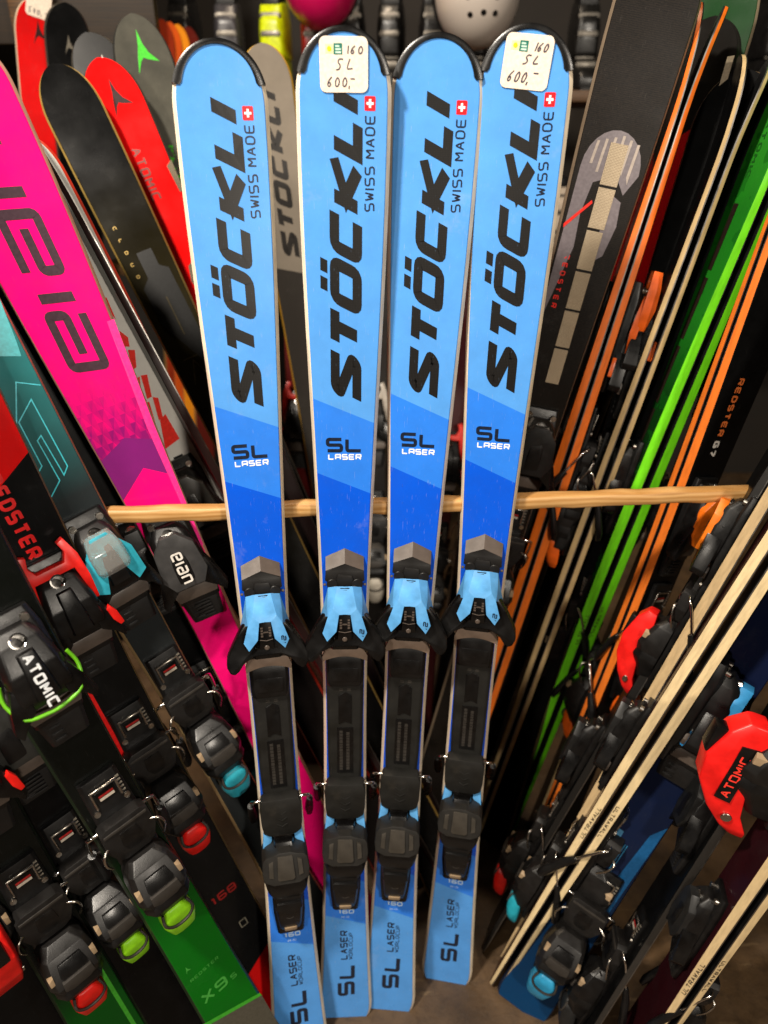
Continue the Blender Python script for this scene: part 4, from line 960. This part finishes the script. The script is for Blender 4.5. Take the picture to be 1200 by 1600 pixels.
# orange pair
A, B = pair('orange_edged_ski', 'orange_edged_ski', 'black ski with an orange edge, left one of the pair nearest the woven ski', 'black ski with an orange edge, right one of the pair nearest the woven ski', (690, 1310), (985, 403), 4, -86, 1.69, BLACKTOP, BLACKTOP, '#f0741c', gap=.006, wt=.115, th=.0165)
t = add_toe(B, (968, 510), '#f06414', 'fork'); t.scale = (.85, 1, 1.25); add_heel(B, (880, 760), '#1e1e1e', 'dark'); t = add_toe(A, (962, 520), '#f06414', 'fork'); t.scale = (.85, 1, 1.25); add_heel(A, (855, 800), '#1e1e1e', 'dark')
# black pair with cream edges
A, B = pair('cream_edged_ski', 'cream_edged_ski', 'black ski with a thin cream edge, left of the lime pair', 'black ski with a thin cream edge, directly left of the lime green ski face', (735, 1310), (1064, 410), 3, -82, 1.62, BLACKTOP, BLACKTOP, '#c4a878', gap=.009, wt=.125, th=.012)
add_toe(A, (1000, 560), '#f06414', 'fork'); add_heel(A, (915, 800), '#f06414', 'bulb')
# tall dark green ski
s = side_ski('dark_green_ski', 'tall dark green ski with a faint pointed mark, top right behind the black tip', (760, 1270), (1105, 80), 6, -8, 1.78, side='#8d7e66', group=RIGHT, wt=.125, tipl=.12)
body(s, fade('dark_green_topsheet', [(1.3, '#050805'), (1.5, '#0c2a10'), (1.65, '#123c17')], scratch=.03)); logo(s, 1.56, .05, printed('#1d4f20'), x=.0, rot=180)
# black tip with pale marks
s = side_ski('black_ski', 'black ski with pale marks on its rounded tip, beside the lime ski', (760, 1310), (1110, 300), 4, -18, 1.60, side='#8a7355', group=RIGHT, wt=.125, tipl=.085)
body(s, BLACKTOP); y0 = s.s_of((1160, 130)); s.decal('pale_mark', [[(.024, y0 + .02), (.034, y0 + .012), (.026, y0 - .03), (.006, y0 - .058), (.016, y0 - .02)], [(-.036, y0 + .034), (-.026, y0 + .036), (-.026, y0 + .006), (-.036, y0 - .004)]], printed('#bfae94'))
# lime green pair
def lime(m):
    x, y, z = m.xyz(); col = lin('#0a1409')
    for (a_, c_) in ((1.04, '#0c3a0e'), (1.2, '#1f7a1c'), (1.5, '#35a027')): col = m.mix(m.ramp(y, a_ - .1, a_ + .04), col, lin(c_))
    return m.mix(m.M('MULTIPLY', m.M('GREATER_THAN', m.noise(22, 2), .60), .5), col, lin('#0f5a12'))
A, B = pair('lime_ski', 'lime_ski', 'lime green ski with its green top face showing, left one of the lime pair', 'lime green edged ski, right one of the lime pair', (785, 1290), (1130, 415), 0, -66, 1.72, topsheet('lime_topsheet', lime, .34, .2, .03), BLACKTOP, '#7cf01c', gap=.010, word='ULTRAWALL', wx=(905, 960), wt=.122, ww=.072, th=.0195)
ya = A.s_of((1125, 310)); strip = []
for i in range(4):
    y_ = ya - i * .112; A.decal('dark_panel', [[(-.006, y_), (.010, y_), (.009, y_ - .10), (-.007, y_ - .10)]], printed('#241a14'), .0006)
A.lettering('brand_lettering', [('ATOMIC', A.down(-.006, A.s_of((1180, 175))), .013, .0125, .003, .003)], printed('#1d5a1a')); A.lettering('model_lettering', [('REDSTER', A.down(-.028, A.s_of((1035, 560))), .007, .0075, .0014, .006)], printed('#39a32c'))
add_toe(A, (975, 745), '#1e1e1e', 'plain'); add_heel(A, (880, 990), '#1e1e1e', 'dark'); add_toe(B, (1010, 790), '#f06414', 'plain'); add_heel(B, (890, 1050), '#1e1e1e', 'dark')
# cream edge behind second orange pair
s = side_ski('cream_edged_ski', 'thin cream edge of a ski alongside the second orange pair', (815, 1335), (1152, 530), 6, -80, 1.72, side='#c4a878', group=RIGHT, wt=.115, th=.012)
body(s, BLACKTOP); add_toe(s, (1118, 560), '#26a4c0', 'fork')
# second orange pair, face with lettering
B, A = pair('orange_edged_ski', 'orange_edged_ski', 'wide black ski with orange and white lettering, orange edge towards the lime pair', 'orange edged ski behind the lettered black face', (835, 1370), (1150, 590), 2, 52, 1.72, BLACKTOP, BLACKTOP, '#ee7a26', gap=.004, wt=.124, ww=.074, th=.016)
y0 = B.s_of((1142, 585)); B.lettering('model_lettering', [('REDSTER', B.down(-.012, y0), .0125, .0115, .0030, .0026, 0, .15)], printed('#ef7a3a')); B.lettering('model_number', [('G7', B.down(-.012, y0 - .104), .0125, .0125, .0034, .0026, 0, .15)], printed('#e6e2da'))
add_toe(B, (1045, 800), '#f07414', 'plain'); add_heel(B, (955, 1010), '#f06414', 'dark'); add_heel(A, (930, 1090), '#f06414', 'bulb')
# black ski carrying the small red arched heel
A = side_ski('cream_edged_ski', 'black ski with a red arched heel lever and a cream edge', (800, 1475), (1190, 815), 2, -88, 1.66, side='#d9bb8c', group=RIGHT, off=.002, wt=.118, ww=.074, th=.018); body(A, BLACKTOP)
add_toe(A, (1150, 850), '#f07a18', 'plain'); add_heel(A, (1068, 1010), '#ee1c18', 'arch')
# cream pair with wall lettering
MAROON = bands('maroon_edge_topsheet', [(9, '#2a0a10')], scratch=.03)
A, B = pair('cream_edged_ski', 'cream_edged_ski', 'cream edged ski with dark edge lettering, left of the lettered pair', 'cream edged ski with upside-down edge lettering, right of the lettered pair', (785, 1515), (1190, 880), 2, -84, 1.66, MAROON, BLACKTOP, '#e8cf9f', gap=.010, word='ULTRAWALL', wx=(945, 1262), wt=.118, ww=.074, th=.017)
t = add_toe(B, (1092, 1092), '#3a9ad8', 'plain'); t.scale = (.9, 1.05, 1.1); add_toe(A, (1005, 1165), '#1e1e1e', 'plain'); add_heel(A, (870, 1385), '#22a3b8', 'bulb'); t = add_heel(B, (925, 1360), '#22a3b8', 'bulb'); t.scale = (.9, 1, 1.05)
# navy ski
s = side_ski('navy_ski', 'navy blue ski with lighter blue panels and cyan heel piece, lower right', (812, 1572), (1150, 1060), 9, 12, 1.66, side='#14203a', group=RIGHT, wt=.118, ww=.078, wl=.105)
yn = s.s_of((985, 1370)); body(s, fade('navy_topsheet', [(0, '#0a3a63'), (yn, '#101a33'), (1.2, '#111a3c')], scratch=.03))
s.decal('blue_panel', [[(.020, yn + .09), (.036, yn + .12), (.034, yn - .10), (-.006, yn - .16), (.012, yn - .05)]], printed('#0d4a78'), .0004); s.decal('pale_panel', [[(-.026, yn + .07), (-.017, yn + .07), (-.017, yn + .025), (-.026, yn + .025)]], printed('#3d6f92'), .0005)
line(s, 'cyan_line', [[(-.004, yn + .05), (-.004, yn - .06)], [(.0, yn + .05), (.0, yn - .06)]], .0011, printed('#2a7ca8'))
add_heel(s, (905, 1470), '#2a93c0', 'bulb'); t = add_toe(s, (1090, 1125), '#2f8fd0', 'clear', ('11', .016, .012, .0028, 'right'), printed('#46c0e0')); t.scale = (1.15, 1, 1.0)
# nearest right pair with the big red heel lever
A, B = pair('cream_edged_ski', 'cream_edged_ski', 'nearest black ski at lower right carrying a big red lettered heel lever', 'cream edged ski at the bottom right corner', (965, 1672), (1190, 1350), 2, -58, 1.66, MAROON, BLACKTOP, '#d8bd8e', gap=.010, word='ULTRAWALL', wx=(1090, 1490), wt=.118, ww=.076, th=.017)
t = add_heel(A, (1285, 1205), '#ee1a16', 'arch', ('ATOMIC', 1)); t.scale = (1.0, 1.2, 1.35); add_toe(A, (1110, 1450), '#1e1e1e', 'plain'); add_heel(B, (1080, 1585), '#1d1d1d', 'dark')
# dark skis filling the bottom of the right rack
s = side_ski('black_ski', 'black ski with buckled binding and red lever tip, right of the rightmost blue tail', (765, 1460), (1030, 1020), 3, -80, 1.5, side='#191715', group=RIGHT, wt=.09)
body(s, BLACKTOP); add_heel(s, (835, 1335), '#e81c12', 'bulb'); add_toe(s, (925, 1180), '#1e1e1e', 'plain')
s = side_ski('black_ski', 'black ski between the navy ski and the nearest lower right pair', (885, 1640), (1190, 1175), 10, -62, 1.66, side='#2a2622', group=RIGHT, wt=.115, ww=.078)
body(s, BLACKTOP); add_heel(s, (965, 1545), '#1e1e1e', 'dark'); add_toe(s, (1130, 1290), '#1a1a1a', 'plain')
# ---------------------------------------------------------------- BEHIND THE BLUE SKIS
s = side_ski('white_ski', 'off-white ski with dark lettering, blurred between the two left blue skis', (560, 1130), None, 0, 0, side='#c9972c', tip=(408, 70, 1.38), wt=.105, ww=.066, tipl=.08)
body(s, bands('white_topsheet', [(s.L - .42, '#3a3632'), (9, '#8a8073')], .3, scratch=.03), '#d0a02e')
m_ = s.up(.018, s.L - .40); bm = bmesh.new(); u = 0.0
for ch, wd, gp in (('s', .062, .0005), ('T', .050, .003), ('Ö', .0535, .007), ('C', .0505, .006), ('K', .053, .0045), ('L', .045, .005), ('I', .0135, 0)):
    text(bm, ch, (lambda u0: (lambda a, b, e: m_(a + u0, b, e)))(u), .034, wd * .88, .0100, 0, .48, .16, 1.25); u += (wd + gp) * .88
s.add('brand_lettering', raw_mesh('brand_lettering', bm, printed('#2b2826')))
for i, (tl, tp, c_, sd, lb) in enumerate([
    ((470, 1190), (475, 210, 1.62), '#5a1210', '#7a2a1c', 'dark red ski standing behind the gap of the first two blue skis'),
    ((590, 1170), (575, 250, 1.75), '#1f1b18', '#8a7a60', 'brownish black ski behind the second gap of the blue skis'),
    ((640, 1190), (735, 330, 1.65), '#3a1414', '#8a3020', 'dark maroon ski behind the right hand gap of the blue skis'),
    ((690, 1160), (800, 300, 1.8), '#17151a', '#6a6258', 'black ski far behind the rightmost blue ski')]):
    s = side_ski('stored_ski', lb, tl, None, 0, 10 * (i - 1), side=sd, tip=tp, wt=.11, group='skis stored behind the blue ones'); body(s, flat(c_, coat=0, rough=.45))
    add_toe(s, s.L * .58, '#c8281c' if i % 2 == 0 else '#9a9186', 'fork'); add_heel(s, s.L * .36, '#b8b0a2', 'bulb')

# back shelves with boots and helmets
DWOOD = m_wood('#3a2714', '#6b4a28', (1, 14, 14), 'shelf_wood')
def shelf(name, x0, x1, y0, y1, z, label, t=.03):
    o = plane_box(name, x0, x1, y0, y1, z - t, z, DWOOD, .003); return tag(o, label, 'shelf', 'shelves at the back of the shop')
shelf('shelf_board', -.95, 2.3, 2.45, 2.85, 1.62, 'brown wooden shelf board holding ski boots behind the tips')
shelf('shelf_board', -.95, 2.3, 2.45, 2.85, 1.12, 'lower brown shelf board behind the blue skis')
GREYM = metal('#6a655e', .4)
def boot_meshes(col):
    k = ('boot', col)
    if k in _bc: return _bc[k]
    M_ = plastic(col, .28, .1); P = []
    bm = bmesh.new(); loft(bm, [(.15, .030, .012, .05), (.13, .045, .010, .075), (.06, .050, .010, .095), (-.02, .046, .010, .15), (-.10, .043, .010, .17), (-.13, .034, .012, .15)], .008, .4); P.append(('shell', to_mesh('boot_shell', bm, M_, 50)))
    bm = bmesh.new(); loft(bm, [(.055, .040, .13, .24), (.030, .050, .12, .30), (-.03, .055, .12, .31), (-.09, .052, .12, .32), (-.115, .040, .13, .31)], .010, .4); P.append(('cuff', to_mesh('boot_cuff', bm, M_, 50)))
    bm = bmesh.new(); loft(bm, [(.165, .030, 0, .012), (.10, .036, 0, .012), (-.08, .034, 0, .012), (-.135, .030, 0, .02)], .003); P.append(('sole', to_mesh('boot_sole', bm, BLACK)))
    for i, (y, z, w_) in enumerate(((.075, .095, .044), (.03, .125, .040), (.045, .20, .042), (.035, .26, .044))):
        bm = bmesh.new(); loft(bm, [(y - .008, w_, z - .012, z + .012), (y + .012, w_ * .92, z - .010, z + .010)], .003); P.append(('buckle', to_mesh('boot_buckle', bm, GREYM)))
    bm = bmesh.new(); loft(bm, [(.030, .036, .29, .335), (-.08, .040, .30, .345)], .010); P.append(('liner', to_mesh('boot_liner', bm, BLACK)))
    _bc[k] = P; return P
def boot(x, y, z, rz, col, label):
    e = bpy.data.objects.new('ski_boot', None); link(e); e.location = (x, y, z); e.rotation_euler = (0, 0, math.radians(rz)); e.scale = (.78, .78, .78)
    tag(e, label, 'ski boot', 'ski boots on the back shelves')
    for nm, me in boot_meshes(col): obj(nm, me, e)
ROW = [(-.76, '#2a2826', 'grey'), (-.62, '#151414', 'black'), (-.48, '#3c3a3e', 'grey'), (-.34, '#d6e60c', 'yellow'), (-.215, '#8c1a16', 'red'), (-.10, '#121111', 'black'), (.02, '#121111', 'black'), (.15, '#141313', 'black'), (.28, '#121111', 'black'), (.62, '#161514', 'black'), (.76, '#121111', 'black'), (.90, '#141313', 'black'), (1.04, '#121111', 'black'), (1.2, '#141313', 'black')]
ORD = ['first', 'second', 'third', 'fourth', 'fifth', 'sixth', 'seventh', 'eighth', 'ninth', 'tenth', 'eleventh', 'twelfth', 'thirteenth', 'last']
for i, (x, c_, n_) in enumerate(ROW): boot(x, 2.62, 1.62, 180 + random.uniform(-8, 8), c_, {'yellow': 'bright yellow ski boot between grey and red boots on the top shelf', 'red': 'red ski boot next to the yellow one on the top shelf'}.get(n_, n_ + ' ski boot, ' + ORD[i] + ' from the left in the blurred top shelf row'))
for i, (x, c_, n_) in enumerate([(-.55, '#141313', 'black'), (-.38, '#221d1a', 'black'), (-.2, '#4a443e', 'grey'), (-.02, '#1d1a18', 'black'), (.16, '#6a1614', 'dark red'), (.34, '#171514', 'black'), (.58, '#c9b8a4', 'cream'), (.74, '#b8201a', 'red'), (.95, '#22304a', 'blue')]):
    boot(x, 2.60, 1.12, 180 + random.uniform(-10, 10), c_, n_ + ' ski boot, ' + ORD[i] + ' from the left on the lower shelf behind the skis')
def helm(c):
    m = NM('helmet_' + c.strip('#')); return m.fin(lin(c), .28)
def helmet(px, d, r, col, label, holes=True):
    c = at_depth(px[0], px[1], d); e = bpy.data.objects.new('helmet', None); link(e); e.location = c; tag(e, label, 'helmet')
    bm = bmesh.new(); bmesh.ops.create_uvsphere(bm, u_segments=40, v_segments=24, radius=r)
    for v in bm.verts:
        v.co.x *= .86; v.co.z *= 1.04
        if v.co.z < -.35 * r and v.co.y > -.2 * r: v.co.z = -.35 * r + (v.co.z + .35 * r) * .25
    e.rotation_euler = (math.radians(100), 0, 0)
    obj('shell', to_mesh('helmet_shell', bm, helm(col), 60), e)
    if holes:
        for i, (ax, az) in enumerate(((-.35, -.05), (.0, .02), (.35, -.05), (-.28, -.38), (.05, -.32), (.36, -.36), (-.22, .3), (.15, .32), (0, .62), (-.4, .55))):
            n = Vector((ax, az, 1)).normalized(); p = Vector((n.x * r * .84, n.y * r * .98, n.z * r * 1.03)); b2 = bmesh.new(); cyl(b2, p, r * .055, .004, n, 12, 0); obj('vent', to_mesh('helmet_vent', b2, BLACK2), e)
    bm = bmesh.new(); tube(bm, [Vector((r * .865 * math.cos(t), r * 1.0 * math.sin(t), -.36 * r)) for t in [2 * math.pi * k / 32 for k in range(33)]], .006, 8); obj('rim', to_mesh('helmet_rim', bm, BLACK, 60), e)
helmet((500, -38), 1.95, .125, '#d8105c', 'glossy pink helmet hanging at the top edge, above the second blue ski', False)
helmet((746, -12), 1.85, .128, '#c9bdb2', 'off-white helmet with dark vent holes at the top edge')
# dark wooden upright and top panel at the left
UP = plane_box('rack_post', -.96, -.88, 2.2, 2.3, .001, 2.6, DWOOD); tag(UP, 'dark wooden upright behind the skis at the top left', 'post')
UP = plane_box('wooden_cupboard', -1.9, -.62, 2.32, 2.36, 1.72, 2.6, m_wood('#1a120a', '#33230f', (1, 14, 14), 'dark_panel_wood')); tag(UP, 'dark wooden cupboard front above the left rack', 'cupboard')
for i, (px, c_) in enumerate(((250, '#8a2c14'), (262, '#c8521a'), (275, '#e08a1c'), (292, '#5a1a12'))):
    s = side_ski('orange_ski', ['dark red ski tip far behind, leftmost of the small cluster', 'orange red ski tip far behind the grey ski', 'yellow orange ski tip far behind, beside the left blue tip', 'brown red ski tip far behind, nearest the left blue tip'][i], (px + 40, 1010), None, 0, 20, side='#7a5a30', tip=(px, 34 + 4 * i, 2.0 + .02 * i), wt=.08, ww=.06, wl=.08, group='small ski tips far behind'); body(s, flat(c_))
